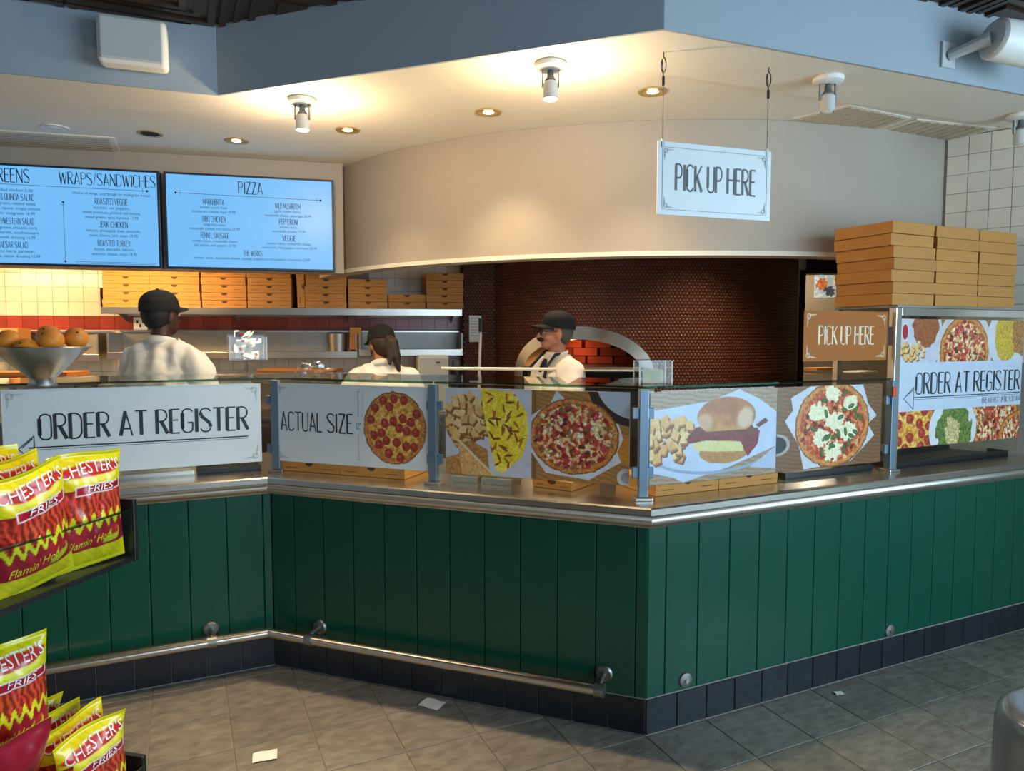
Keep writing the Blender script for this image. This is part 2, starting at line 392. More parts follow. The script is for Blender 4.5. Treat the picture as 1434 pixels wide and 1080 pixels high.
def dot(mb, P, x, y, r, e=0.0012, n=14): mb.add([P.p(x + r * math.cos(2 * PI * i / n), y + r * math.sin(2 * PI * i / n), e) for i in range(n)], [tuple(range(n))])
_tc = {}
def small_text(mb, text, P, x, y, h, align='c', fit=None, shear=0.0, mapper=None, e=0.0012):
    key = (text, shear)
    if key not in _tc:
        cu = bpy.data.curves.new('t', 'FONT'); cu.body = text; cu.size = 1.0; cu.shear = shear; cu.resolution_u = 2
        o = bpy.data.objects.new('t', cu); COL.objects.link(o)
        me = bpy.data.meshes.new_from_object(o.evaluated_get(bpy.context.evaluated_depsgraph_get()))
        _tc[key] = ([(v.co.x, v.co.y) for v in me.vertices], [tuple(p.vertices) for p in me.polygons])
        COL.objects.unlink(o); bpy.data.objects.remove(o); bpy.data.meshes.remove(me)
    vs, fs = _tc[key]
    if not vs: return 0
    w = max(v[0] for v in vs) * h; sx = (fit / w) if fit else 1.0; w *= sx
    x0 = x - (w / 2 if align == 'c' else 0)
    f = mapper or (lambda a, b: P.p(a, b, e))
    mb.add([f(x0 + a * h * sx, y + b * h) for a, b in vs], fs); return w
def corner_ornament(mb, P, x, y, sx, sy, k, t=0.0012):
    for d, L in ((0.0, 1.0), (0.18, 0.7)):
        line(mb, P, x + sx * k * 0.3, y + sy * k * d * 0.6, x + sx * k * (0.3 + L), y + sy * k * d * 0.6, t)
        line(mb, P, x + sx * k * d * 0.6, y + sy * k * 0.3, x + sx * k * d * 0.6, y + sy * k * (0.3 + L), t)
    for r in (0.16, 0.28):
        pts = arc(x + sx * k * 0.2, y + sy * k * 0.2, k * r, k * r, 0, 360, 12)
        for a, b in zip(pts[:-1], pts[1:]): line(mb, P, a[0], a[1], b[0], b[1], t)
# ------------------------------------------------------------------ printed pictures: flat ink on a fine grid
class Ink:
    def __init__(self, w, h, res):
        self.W = int(w / res); self.H = int(h / res); self.w = w; self.h = h
        self.x, self.y = np.meshgrid(np.linspace(0, w, self.W), np.linspace(0, h, self.H)); self.c = np.zeros((self.H, self.W, 3))
    def noise(self, s, seed=0, oct=3):
        r = np.random.RandomState(seed + 5); out = np.zeros((self.H, self.W)); amp = 1; tot = 0
        for o in range(oct):
            k = s / (2 ** o); gx = int(self.w / k) + 3; gy = int(self.h / k) + 3; g = r.rand(gy, gx)
            fx = self.x / k; fy = self.y / k; ix = fx.astype(int); iy = fy.astype(int); tx = fx - ix; ty = fy - iy
            tx = tx * tx * (3 - 2 * tx); ty = ty * ty * (3 - 2 * ty)
            out += amp * ((g[iy, ix] * (1 - tx) + g[iy, ix + 1] * tx) * (1 - ty) + (g[iy + 1, ix] * (1 - tx) + g[iy + 1, ix + 1] * tx) * ty); tot += amp; amp *= 0.55
        return out / tot
    def fill(self, mask, col, var=0.0, n=None):
        c = np.array([int(col[i:i + 2], 16) / 255 for i in (1, 3, 5)])
        v = 1 + var * ((n if n is not None else 0.5) - 0.5) * 2
        cc = np.clip(c[None, None, :] * (v[..., None] if n is not None else v), 0, 1)
        m = np.clip(mask, 0, 1)[..., None]; self.c = self.c * (1 - m) + cc * m
    def ell(self, cx, cy, a, b, rot=0.0, rough=None, amp=0.0, soft=0.0015):
        ca, sa = math.cos(rot), math.sin(rot); dx = self.x - cx; dy = self.y - cy
        p = dx * ca + dy * sa; q = -dx * sa + dy * ca; d = np.sqrt((p / a) ** 2 + (q / b) ** 2)
        if rough is not None: d = d + amp * (rough - 0.5) * 2
        return np.clip((1 - d) * min(a, b) / soft + 0.5, 0, 1)
    def poly(self, pts):
        m = np.zeros(self.x.shape, bool); n = len(pts)
        for i in range(n):
            x0, y0 = pts[i]; x1, y1 = pts[(i + 1) % n]
            if y0 == y1: continue
            c = ((y0 > self.y) != (y1 > self.y)) & (self.x < (x1 - x0) * (self.y - y0) / (y1 - y0) + x0); m ^= c
        return m.astype(float)
    def wood(self, c1='#9a6b3f', ang=0.0, seed=1):
        g = self.noise(0.03, seed); k = np.sin((self.y * math.cos(ang) + self.x * math.sin(ang)) * 330 + g * 5) * 0.5 + 0.5
        self.fill(np.ones_like(self.x), c1, 0.16, k * 0.6 + self.noise(0.01, seed + 3) * 0.4)
    def pizza(self, cx, cy, a, b, kind, seed=0):
        r = np.random.RandomState(seed); n1 = self.noise(0.02, seed); n2 = self.noise(0.007, seed + 1); n3 = self.noise(0.012, seed + 2)
        self.fill(self.ell(cx, cy, a, b, 0, n1, 0.03), '#8a4a1e', 0.35, n2)
        self.fill(self.ell(cx, cy, a * .97, b * .97, 0, n1, 0.04), '#c98540', 0.35, n2)
        self.fill(self.ell(cx, cy, a * .86, b * .86, 0, n3, 0.07), '#b5431f' if kind != 'pep' else '#c8762c', 0.3, n2)
        inner = self.ell(cx, cy, a * .83, b * .83, 0, n1, 0.05)
        if kind == 'pep':
            self.fill(inner * np.clip((n3 - .36) * 6, 0, 1), '#e8b24c', 0.25, n2); self.fill(inner * np.clip((n1 - .55) * 6, 0, 1), '#f0cc74', 0.2, n2)
            spots = []
            for k in range(400):
                t = r.rand() * 2 * PI; q = math.sqrt(r.rand()) * .84; p = (q * math.cos(t), q * math.sin(t))
                if all((p[0] - s[0]) ** 2 + (p[1] - s[1]) ** 2 > .065 for s in spots): spots.append(p)
            for sx, sy in spots:
                X, Y, R = cx + sx * a, cy + sy * b, .115
                self.fill(self.ell(X, Y, R * a * 1.1, R * b * 1.1, 0, n3, .1), '#6e1f14'); self.fill(self.ell(X, Y, R * a, R * b, 0, n3, .1), '#a83224', 0.35, n2)
                self.fill(self.ell(X - .02 * a, Y + .03 * b, R * a * .4, R * b * .35, 0, n3, .4) * .5, '#d97a5c')
        elif kind == 'works':
            self.fill(inner * np.clip((n3 - .4) * 6, 0, 1), '#e3bf86', 0.3, n2)
            for k in range(150):
                t = r.rand() * 2 * PI; q = math.sqrt(r.rand()) * .85; X, Y = cx + q * a * math.cos(t), cy + q * b * math.sin(t); c = ['#a3282a', '#c24a3c', '#7c3524', '#b8374a', '#8c6a3c', '#e8cf9c', '#5e3020', '#ecd9b0'][r.randint(8)]
                self.fill(self.ell(X, Y, a * (.04 + .06 * r.rand()), b * (.03 + .04 * r.rand()), r.rand() * PI, n2, .35), c, .4, n2)
        else:
            self.fill(inner * np.clip((n3 - .42) * 5, 0, 1), '#d9824c', 0.3, n2)
            for k in range(60):
                t = r.rand() * 2 * PI; q = math.sqrt(r.rand()) * .9; self.fill(self.ell(cx + q * a * math.cos(t), cy + q * b * math.sin(t), a * .06, b * .05, r.rand() * 3, n2, .5), ['#8a1f14', '#b83a20', '#e9b884', '#6b2415'][r.randint(4)], .4, n2)
            for X, Y, s in ((-.05, .72, .2), (-.4, .32, .24), (.05, .1, .25), (.45, .5, .2), (-.3, -.3, .22), (.42, -.2, .24), (.0, -.62, .25)):
                self.fill(self.ell(cx + X * a, cy + Y * b, s * a, s * b * .9, 0, n1, .5), '#efe6c0', .12, n2)
            for k in range(22):
                t = r.rand() * 2 * PI; q = math.sqrt(r.rand()) * .8; X, Y, g = cx + q * a * math.cos(t), cy + q * b * math.sin(t), r.rand() * PI
                self.fill(self.ell(X, Y, a * .09, b * .05, g), '#2c4a1c'); self.fill(self.ell(X, Y, a * .07, b * .028, g), '#4d7a30')
    def cubes(self, x0, x1, y0, y1, s, n, seed=0):
        r = np.random.RandomState(seed); n2 = self.noise(0.004, seed)
        for k in range(n):
            X = x0 + (x1 - x0) * r.rand(); Y = y0 + (y1 - y0) * r.rand()
            if ((X - (x0 + x1) / 2) / ((x1 - x0) / 2)) ** 2 + ((Y - (y0 + y1) / 2) / ((y1 - y0) / 2)) ** 2 > 1: continue
            g = r.rand() * PI; q = [(X + s * k2 * math.cos(g + i * PI / 2), Y + s * k2 * math.sin(g + i * PI / 2)) for i, k2 in zip(range(4), (1, .8, 1, .85))]
            self.fill(self.poly([(a + s * .3, b - s * .5) for a, b in q]), '#7a4a22'); self.fill(self.poly([(a + s * .1, b - s * .25) for a, b in q]), '#b07636', .2, n2); self.fill(self.poly(q), ['#e2b874', '#dca862', '#ebc88c'][r.randint(3)], .15, n2)
    def mesh(self, name, P, x, y, parent, e=0.001, material='print', mapper=None):
        H, W = self.H, self.W
        if mapper is None:
            o = np.array(P.p(x, y, e)); R = np.array(P.r); U = np.array(P.u)
            co = o[None, None] + self.x[..., None] * R + self.y[..., None] * U
        else: co = mapper(self.x, self.y)
        me = grid_mesh(name, co, self.c, material)
        ob = bpy.data.objects.new(name, me); COL.objects.link(ob)
        if parent is not None: attach(ob, parent)
        return ob
def grid_mesh(name, co, col, material, smooth=False):
    H, W = co.shape[:2]; me = bpy.data.meshes.new(name)
    i = np.arange(H * W).reshape(H, W); q = np.stack([i[:-1, :-1], i[:-1, 1:], i[1:, 1:], i[1:, :-1]], -1).reshape(-1, 4)
    me.vertices.add(H * W); me.vertices.foreach_set('co', co.astype(np.float32).ravel())
    me.loops.add(q.size); me.loops.foreach_set('vertex_index', q.astype(np.int32).ravel())
    me.polygons.add(len(q)); me.polygons.foreach_set('loop_start', np.arange(0, q.size, 4, dtype=np.int32))
    if smooth: me.polygons.foreach_set('use_smooth', np.ones(len(q), bool))
    me.update(calc_edges=True); me.validate()
    a = me.color_attributes.new('ink', 'FLOAT_COLOR', 'POINT')
    c = np.clip(col.reshape(-1, 3), 0, 1); c = np.where(c <= .04045, c / 12.92, ((c + .055) / 1.055) ** 2.4)
    a.data.foreach_set('color', np.concatenate([c, np.ones((len(c), 1))], 1).astype(np.float32).ravel())
    me.materials.append(MATS[material]); return me
# ================================================================== THE SETTING
AW = math.radians(24.9); AM = math.radians(-20.15)
P_IN = Vector((-1.172, 3.428)); MIDL = 1.827
MID = Frame(P_IN, AM)
P_OUT = P_IN + MID.d * MIDL
RW = Frame(P_OUT, AW); RWL = 2.62
LWL = 3.05
LW = Frame(P_IN - Vector((math.cos(AW), math.sin(AW))) * LWL, AW)
def mitred(pts, n):
    out = []
    for i, p in enumerate(pts):
        ns = []
        if i > 0: d = (p - pts[i - 1]).normalized(); ns.append(Vector((-d.y, d.x)))
        if i < len(pts) - 1: d = (pts[i + 1] - p).normalized(); ns.append(Vector((-d.y, d.x)))
        b = sum(ns, Vector((0, 0))).normalized(); out.append(p + b * (n / b.dot(ns[0])))
    return out
CPTS = [LW.o.copy(), P_IN, P_OUT, P_OUT + RW.d * RWL]
ZC = 2.77; ZT = 3.10
# floor: slab with grout, slate tiles laid on it one by one where they can be told apart
fl = MB().box(-4.4, 4.4, -4.6, 9.2, -0.12, -0.004).build('floor', 'floor_grout'); struct(fl)
def floor_pattern(m):
    nt = m.node_tree; b = nt.nodes['Principled BSDF']
    tc = nt.nodes.new('ShaderNodeTexCoord'); mp = nt.nodes.new('ShaderNodeMapping'); mp.vector_type = 'TEXTURE'; mp.inputs['Location'].default_value = (*P_OUT, 0); mp.inputs['Rotation'].default_value = (0, 0, AW)
    br = nt.nodes.new('ShaderNodeTexBrick'); br.offset = 0; br.inputs['Scale'].default_value = 1; br.inputs['Brick Width'].default_value = 0.305; br.inputs['Row Height'].default_value = 0.305; br.inputs['Mortar Size'].default_value = 0.0025
    br.inputs['Color1'].default_value = (*hx('#7b756c'), 1); br.inputs['Color2'].default_value = (*hx('#756f66'), 1); br.inputs['Mortar'].default_value = (*hx('#8a857c'), 1)
    nt.links.new(tc.outputs['Object'], mp.inputs[0]); nt.links.new(mp.outputs[0], br.inputs[0]); nt.links.new(br.outputs[0], b.inputs['Base Color'])
floor_pattern(MATS['floor_grout'])
T = 0.305
tb = MB().box(0.0018, T - 0.0018, 0.0018, T - 0.0018, -0.01, 0.0); tile0 = None
CO = mitred(CPTS, 0.0)
def front_of_counter(p):
    for F, L in ((LW, LWL), (MID, MIDL), (RW, RWL)):
        q = p - F.o; s = q.dot(F.d); n = q.dot(F.n)
        if -0.35 < s < L + 0.35 and n > 0.02: 
            if F is MID and (s < 0 or s > L): continue
            if F is LW and s > L: continue
            if F is RW and s < 0: continue
            return False
    return True
for i in range(-16, 14):
    for j in range(-9, 10):
        c = RW.o + RW.d * ((i + .5) * T) + RW.n * ((j + .5) * T)
        if c.y < 2.15 or abs(c.x) > 3.3 or abs(c.x) / c.y > 0.9: continue
        if not all(front_of_counter(c + RW.d * (a * T * .5) + RW.n * (b * T * .5)) for a in (-1, 1) for b in (-1, 1)) and not front_of_counter(c - RW.n * T * .45): continue
        M = Matrix.Translation(RW.p(i * T, j * T, 0)) @ Matrix.Rotation(AW, 4, 'Z')
        if tile0 is None:
            tile0 = tb.build('tile', 'slate', bevel=0.0015, seg=1); tile0.matrix_basis = M; attach(tile0, fl)
        else:
            o = linked('tile', tile0.data, M, fl); b = o.modifiers.new('bevel', 'BEVEL'); b.width = 0.0015; b.segments = 1
# outer walls of the place, with the storefront glazing behind the viewer
def wall_with_window(name, axis, pos, a0, a1, w0, w1, z0, z1, th, mname):
    m = MB()
    for (p0, p1, q0, q1) in ((a0, w0, 0, ZT), (w1, a1, 0, ZT), (w0, w1, 0, z0), (w0, w1, z1, ZT)):
        if axis == 'x': m.box(pos, pos + th, p0, p1, q0, q1)
        else: m.box(p0, p1, pos, pos + th, q0, q1)
    return struct(m.build(name, mname))
wall_with_window('wall_right', 'x', 4.3, -4.6, 9.2, -1.5, 2.1, 0.55, 2.85, 0.12, 'paint_wall')
wall_with_window('wall_back', 'y', -4.62, -4.4, 4.4, 1.3, 4.1, 0.4, 2.85, 0.12, 'paint_wall')
struct(MB().box(-4.42, -4.3, -4.6, 9.2, 0, ZT).build('wall_left', 'paint_wall'))
struct(MB().box(-4.3, 4.3, 9.1, 9.2, 0, ZT).build('wall_far', 'paint_wall'))
w1 = struct(MB().box(4.36, 4.368, -1.5, 2.1, 0.55, 2.85).build('window_1', 'glass'))
m = MB()
for y in (-1.5, -0.32, 0.86, 2.06): m.box(4.33, 4.4, y, y + 0.04, 0.55, 2.85)
m.build('window_frame', 'steel_dull', w1)
w2 = struct(MB().box(1.3, 4.1, -4.568, -4.56, 0.4, 2.85).build('window_2', 'glass'))
m = MB()
for x in (1.3, 2.7, 4.06): m.box(x, x + 0.04, -4.6, -4.53, 0.4, 2.85)
m.build('window_frame', 'steel_dull', w2)
# fascia over the counter, low ceiling behind it, dark pressed-tin ceiling in front
fa = [at_z(0, 101, ZC), at_z(305, 133, ZC), at_z(930, 40, ZC), at_z(1434, 132, ZC)]
fa = [Vector((p.x, p.y)) for p in fa]
fa[0] = fa[1] + (fa[0] - fa[1]) * 3.4; fa[3] = fa[2] + (fa[3] - fa[2]) * 1.75
FP = lambda n: mitred(fa, n)
struct(MB().sweep(FP, [(0, ZC - .001), (0, ZT), (0.014, ZT), (0.014, ZC - .001)]).build('trim_1', 'fascia_paint'), 'pale blue-grey fascia above the counter')
cz = FP(0.015)
struct(MB().prism([(cz[0].x, cz[0].y), (cz[1].x, cz[1].y), (cz[2].x, cz[2].y), (cz[3].x, cz[3].y), (4.3, 9.15), (-4.3, 9.15)], ZC + 0.012, ZC + 0.1).build('ceiling', 'paint_cream'))
struct(MB().sweep(FP, [(0.0145, ZC), (0.40, ZC), (0.40, ZC + 0.0118), (0.0145, ZC + 0.0118)]).build('trim_2', 'paint_cream'), 'cream soffit band along the fascia')
tin = struct(MB().box(-4.4, 4.4, -4.6, 6.0, ZT, ZT + 0.05).build('ceiling_tin', 'tin'), 'dark brown pressed-tin ceiling over the customer side')
TF = Frame(fa[1], AW); TS = 0.61
m = MB(); m.box(0.004, TS - .004, 0.004, TS - .004, -0.006, 0)
for k, (a, h) in enumerate(((0.01, 0.022), (0.07, 0.014), (0.13, 0.02))):
    b = a + 0.03
    for (x0, x1, y0, y1) in ((a, TS - a, a, b), (a, TS - a, TS - b, TS - a), (a, b, b, TS - b), (TS - b, TS - a, b, TS - b)): m.box(x0, x1, y0, y1, -h, -0.006)
m.box(.24, TS - .24, .24, TS - .24, -0.016, -.006); p0 = None
def front_of_fascia(p):
    for a, b in zip(fa[:-1], fa[1:]):
        d = (b - a).normalized(); n = Vector((-d.y, d.x)); s = (p - a).dot(d)
        if -0.1 < s < (b - a).length + .1 and (p - a).dot(n) > -0.01: return False
    return True
for i in range(-7, 8):
    for j in range(-5, 4):
        cs = [TF.p((i + a) * TS, (j + b) * TS, 0) for a in (0, 1) for b in (0, 1)]; c = TF.p((i + .5) * TS, (j + .5) * TS, 0)
        if c.y < 1.6 or abs(c.x) / c.y > 1.0: continue
        if not any(front_of_fascia(Vector((q.x, q.y))) for q in cs): continue
        M = Matrix.Translation(TF.p(i * TS, j * TS, ZT)) @ Matrix.Rotation(AW, 4, 'Z')
        if p0 is None: p0 = m.build('panel', 'tin'); p0.matrix_basis = M; attach(p0, tin)
        else: linked('panel', p0.data, M, tin)
# curved plaster drum over the pizza oven, and the straight bulkhead carrying the screens
DC = Vector((1.10, 6.80)); DR = 2.90
def arc_wall(m, r0, r1, a0, a1, z0, z1, n):
    pts = [(DC.x + r0 * math.cos(math.radians(a0 + (a1 - a0) * i / n)), DC.y + r0 * math.sin(math.radians(a0 + (a1 - a0) * i / n))) for i in range(n + 1)]
    qts = [(DC.x + r1 * math.cos(math.radians(a0 + (a1 - a0) * i / n)), DC.y + r1 * math.sin(math.radians(a0 + (a1 - a0) * i / n))) for i in range(n + 1)]
    for i in range(n):
        vs = [(*pts[i], z0), (*pts[i + 1], z0), (*qts[i + 1], z0), (*qts[i], z0), (*pts[i], z1), (*pts[i + 1], z1), (*qts[i + 1], z1), (*qts[i], z1)]
        m.add(vs, [(0, 3, 2, 1), (4, 5, 6, 7), (0, 1, 5, 4), (2, 3, 7, 6)] + ([(0, 4, 7, 3)] if i == 0 else []) + ([(1, 2, 6, 5)] if i == n - 1 else []))
    return m
drum = struct(arc_wall(MB(), DR, DR - 0.12, 209, 301.5, 2.06, ZC + 0.011, 80).build('wall_drum', 'drum_paint', smooth='auto'), 'curved beige plaster drum above the oven')
arc_wall(MB(), DR + 0.006, DR - 0.004, 209, 301.5, 2.06, 2.085, 80).build('edge_bead', 'paint_cream', drum, smooth='auto')
TVF = Frame((-2.173, 4.528), math.radians(13.9))
struct(MB().fbox(TVF, -2.35, 1.09, 0.10, 0.24, 2.05, ZC + 0.011).build('wall_bulkhead', 'drum_paint'), 'straight bulkhead behind the menu screens')
# round oven body faced with small brown penny tiles
OR = 1.5; TH0 = math.degrees(math.atan2(-.918, -.397)) % 360; OZ = 1.33
def on_oven(arcl, z, r=OR):
    a = math.radians(TH0) + arcl / OR
    return Vector((DC.x + r * math.cos(a), DC.y + r * math.sin(a), z))
def in_mouth(l, z, a, b, zb):
    return z > zb and (abs(l) < a if z < OZ else (l / a) ** 2 + ((z - OZ) / b) ** 2 < 1)
ovn = thing('pizza_oven', 'round pizza oven faced with small brown penny tiles and a steel arch', 'oven', (DC.x, DC.y, 0))
m = MB(); dl = 0.035; dz = 0.03
for i in range(-62, 64):
    for j in range(int(ZC / dz)):
        l, z = i * dl, j * dz
        if in_mouth(l + dl / 2, z + dz / 2, 0.52, 0.32, 1.12): continue
        m.add([on_oven(l, z), on_oven(l + dl, z), on_oven(l + dl, z + dz), on_oven(l, z + dz)], [(0, 1, 2, 3)])
m.build('oven_wall', 'penny_grout', ovn, smooth=True)
m = MB(); px_, pz_ = 0.0275, 0.0238
for j in range(45):
    z = 1.20 + j * pz_
    for i in range(-80, 82):
        l = (i + (0.5 if j % 2 else 0)) * px_
        if in_mouth(l, z, 0.545, 0.345, 1.12): continue
        r0 = 0.0115; c = on_oven(l, z, OR + 0.0035)
        ring = [on_oven(l + r0 * math.cos(k * PI / 3), z + r0 * math.sin(k * PI / 3), OR + 0.0002) for k in range(6)]
        r2 = [on_oven(l + r0 * .75 * math.cos(k * PI / 3), z + r0 * .75 * math.sin(k * PI / 3), OR + 0.003) for k in range(6)]
        m.add(ring + r2 + [c], [(k, (k + 1) % 6, 6 + (k + 1) % 6, 6 + k) for k in range(6)] + [(6 + k, 6 + (k + 1) % 6, 12) for k in range(6)])
m.build('penny_tiles', 'penny_tile', ovn, smooth=True, kind='stuff')
m = MB(); N = 40; pr = []
def arch_pts(a, b):
    return [(-a, 1.13), (-a, 1.22)] + [(a * math.cos(PI - PI * i / N), OZ + b * math.sin(PI - PI * i / N)) for i in range(N + 1)] + [(a, 1.22), (a, 1.13)]
A_o, A_i = arch_pts(0.57, 0.37), arch_pts(0.485, 0.272)
k = len(A_o)
vs = [on_oven(l, z, OR + .022) for l, z in A_o] + [on_oven(l, z, OR + .022) for l, z in A_i] + [on_oven(l, z, OR - .03) for l, z in A_o] + [on_oven(l, z, OR - .10) for l, z in A_i]
fs = []
for i in range(k - 1): fs += [(i, i + 1, k + i + 1, k + i), (i + 1, i, 2 * k + i, 2 * k + i + 1), (k + i, k + i + 1, 3 * k + i + 1, 3 * k + i)]
m.add(vs, fs).build('arch_trim', 'steel', ovn, smooth='auto')
m = MB(); m.add([on_oven(l, 1.375 + e, r) for e in (0, .02) for r in (OR + .03, OR - .62) for l in (-.49, -.25, 0, .25, .49)],
    [(0, 1, 6, 5), (1, 2, 7, 6), (2, 3, 8, 7), (3, 4, 9, 8), (10, 11, 16, 15), (11, 12, 17, 16), (12, 13, 18, 17), (13, 14, 19, 18)] + [(i, i + 1, 11 + i, 10 + i) for i in range(4)])
m.build('hearth_ledge', 'steel_dull', ovn)
m = MB()
for i in range(16):
    for j in range(6):
        l = -0.56 + i * .07; z = 1.12 + j * .045
        if z < 1.375: m.add([on_oven(l, z, OR - .05), on_oven(l + .07, z, OR - .05), on_oven(l + .07, z + .045, OR - .05), on_oven(l, z + .045, OR - .05)], [(0, 1, 2, 3)])
m.build('mouth_plate', 'oven_dark', ovn)
m = MB(); m.add([on_oven(l, z, OR - .66) for z in (1.12, 1.9) for l in (-1.1, -.6, -.2, .2, .6, 1.1)], [(i, i + 1, 7 + i, 6 + i) for i in range(5)]); m.add([on_oven(l, 1.82 , r) for r in (OR - .03, OR - .68) for l in (-.9, 0, .9)], [(0, 1, 4, 3), (1, 2, 5, 4)])
m.build('chamber_lining', 'oven_dark', ovn)
bq = MB().box(-.108, .108, -.03, .03, 0, .06); bo = None
for j in range(6):
    for i in range(-4, 5):
        l = (i + (.5 if j % 2 else 0)) * .225; a = math.radians(TH0) + l / (OR - .6)
        M = Matrix.Translation((DC.x + (OR - .6 + j * .03) * math.cos(a), DC.y + (OR - .6 + j * .03) * math.sin(a), 1.40 + j * .066)) @ Matrix.Rotation(a + PI / 2, 4, 'Z') @ Matrix.Rotation(math.radians(random.uniform(-2, 2)), 4, 'Z')
        if bo is None: bo = bq.build('brick', 'oven_brick', bevel=0.004); bo.matrix_basis = M; attach(bo, ovn)
        else: linked('brick', bo.data, M, ovn)
ld = bpy.data.lights.new('oven_fire', 'POINT'); ld.energy = 2.2; ld.color = (1, .42, .14); ld.shadow_soft_size = .08
lo = bpy.data.objects.new('oven_fire', ld); COL.objects.link(lo); lo.location = on_oven(-0.28, 1.5, OR - .35)
# kitchen back wall with its glazed tiles
BA = Vector((-4.28, 5.39)); BWF = Frame(BA, math.atan2(.87, 4.58)); BWL = 3.93
bwall = struct(MB().fbox(BWF, -0.05, BWL, 0.0, 0.12, 0, ZC + 0.011).build('wall_kitchen', 'grout'), 'white tiled kitchen back wall with a red tile band')
tm = MB().box(.0015, .107, -.007, 0, .0015, .107); wt = rt = None
RB = BWF.d
def wall_tile(F, s, z, kind, par, scale=1.0):
    global wt, rt
    M = Matrix.Translation(F.p(s, 0, z)) @ Matrix.Rotation(math.atan2(F.d.y, F.d.x), 4, 'Z')
    src = wt if kind == 'w' else rt
    if src is None:
        o = tm.build('tile', 'white_tile' if kind == 'w' else 'red_tile', bevel=0.0015, seg=1); o.matrix_basis = M; attach(o, par)
        if kind == 'w': wt = o
        else: rt = o
    else:
        o = linked('tile', src.data, M, par)
for i in range(36):
    s = i * .1085
    wall_tile(BWF, s, 1.675, 'r', bwall)
    for j in range(5):
        if s < 1.45 or s > 3.05: wall_tile(BWF, s, 1.784 + j * .1085, 'w', bwall)
    for j in range(1, 5): wall_tile(BWF, s, 1.675 - j * .1085, 'w', bwall)
# flat brown-tiled return between the shelves and the oven
RT = Frame((BWF.p(BWL - .06, -0.36, 0).x, BWF.p(BWL - .06, -0.36, 0).y), math.radians(24))
q0 = at_y(650, 472, 5.88); RT = Frame((q0.x, q0.y), math.radians(12)); 
ret = struct(MB().fbox(RT, 0.0, 0.27, 0.0, 0.12, 0, ZC + 0.011).build('wall_return', 'penny_grout'), 'narrow brown penny-tiled wall left of the oven')
m = MB()
for j in range(45):
    for i in range(14):
        s = (i + (.5 if j % 2 else 0)) * .0262; z = 1.2 + j * pz_; r0 = .0112
        if s > .26: continue
        ring = [RT.p(s + r0 * math.cos(k * PI / 3), -.0002, z + r0 * math.sin(k * PI / 3)) for k in range(6)]; r2 = [RT.p(s + .75 * r0 * math.cos(k * PI / 3), -.003, z + .75 * r0 * math.sin(k * PI / 3)) for k in range(6)]
        m.add(ring + r2 + [RT.p(s, -.0035, z)], [(k, (k + 1) % 6, 6 + (k + 1) % 6, 6 + k) for k in range(6)] + [(6 + k, 6 + (k + 1) % 6, 12) for k in range(6)])
m.build('penny_tiles', 'penny_tile', ret, smooth=True, kind='stuff')
# square-tiled wall on the right
TW = Frame((2.556, 4.279), math.radians(-44))
tw = struct(MB().fbox(TW, -0.02, 2.42, 0.0, 0.12, 0, ZC + 0.011).build('wall_tiled', 'grout'), 'square cream tiled wall at the right')
for i in range(9):
    for j in range(12): wall_tile(TW, i * .1085 + .004, ZC + .008 - (j + 1) * .1085, 'w', tw)
# passage beside the oven: pilaster, dark door frame, room beyond
YP = 6.25
pil = at_y(1110, 472, YP).x; pil2 = at_y(1117.5, 472, YP).x; fr2 = at_y(1125, 472, YP).x
pw = struct(MB().box(pil - .03, pil2, YP, YP + .4, 0, ZC).build('wall_pilaster', 'grout'))
wt2 = MB().box(.001, pil2 - pil - .001, -.006, 0, .001, .107); o2 = None
for j in range(12):
    M = Matrix.Translation((pil, YP, 1.2 + j * .1085))
    if o2 is None: o2 = wt2.build('tile', 'white_tile', bevel=.001, seg=1); o2.matrix_basis = M; attach(o2, pw)
    else: linked('tile', o2.data, M, pw)
d1 = struct(MB().box(pil2 + .002, fr2, YP - .02, YP + .14, 0, 2.2).box(fr2, fr2 + 1.0, YP - .02, YP + .14, 2.17, 2.32).box(fr2 + 1.0, fr2 + 1.06, YP - .02, YP + .14, 0, 2.32).build('door_1', 'dark_frame'), 'dark door frame of the passage beside the oven')
struct(MB().box(pil2, 4.3, YP + .02, YP + .1, 2.33, ZC).box(fr2 + 1.07, 4.3, YP + .02, YP + .1, 0, 2.33).build('wall_passage', 'tan_wall'))
YQ = 7.5
struct(MB().box(2.4, 4.3, YQ, YQ + .1, 0, ZC).build('wall_corridor', 'tan_wall'))
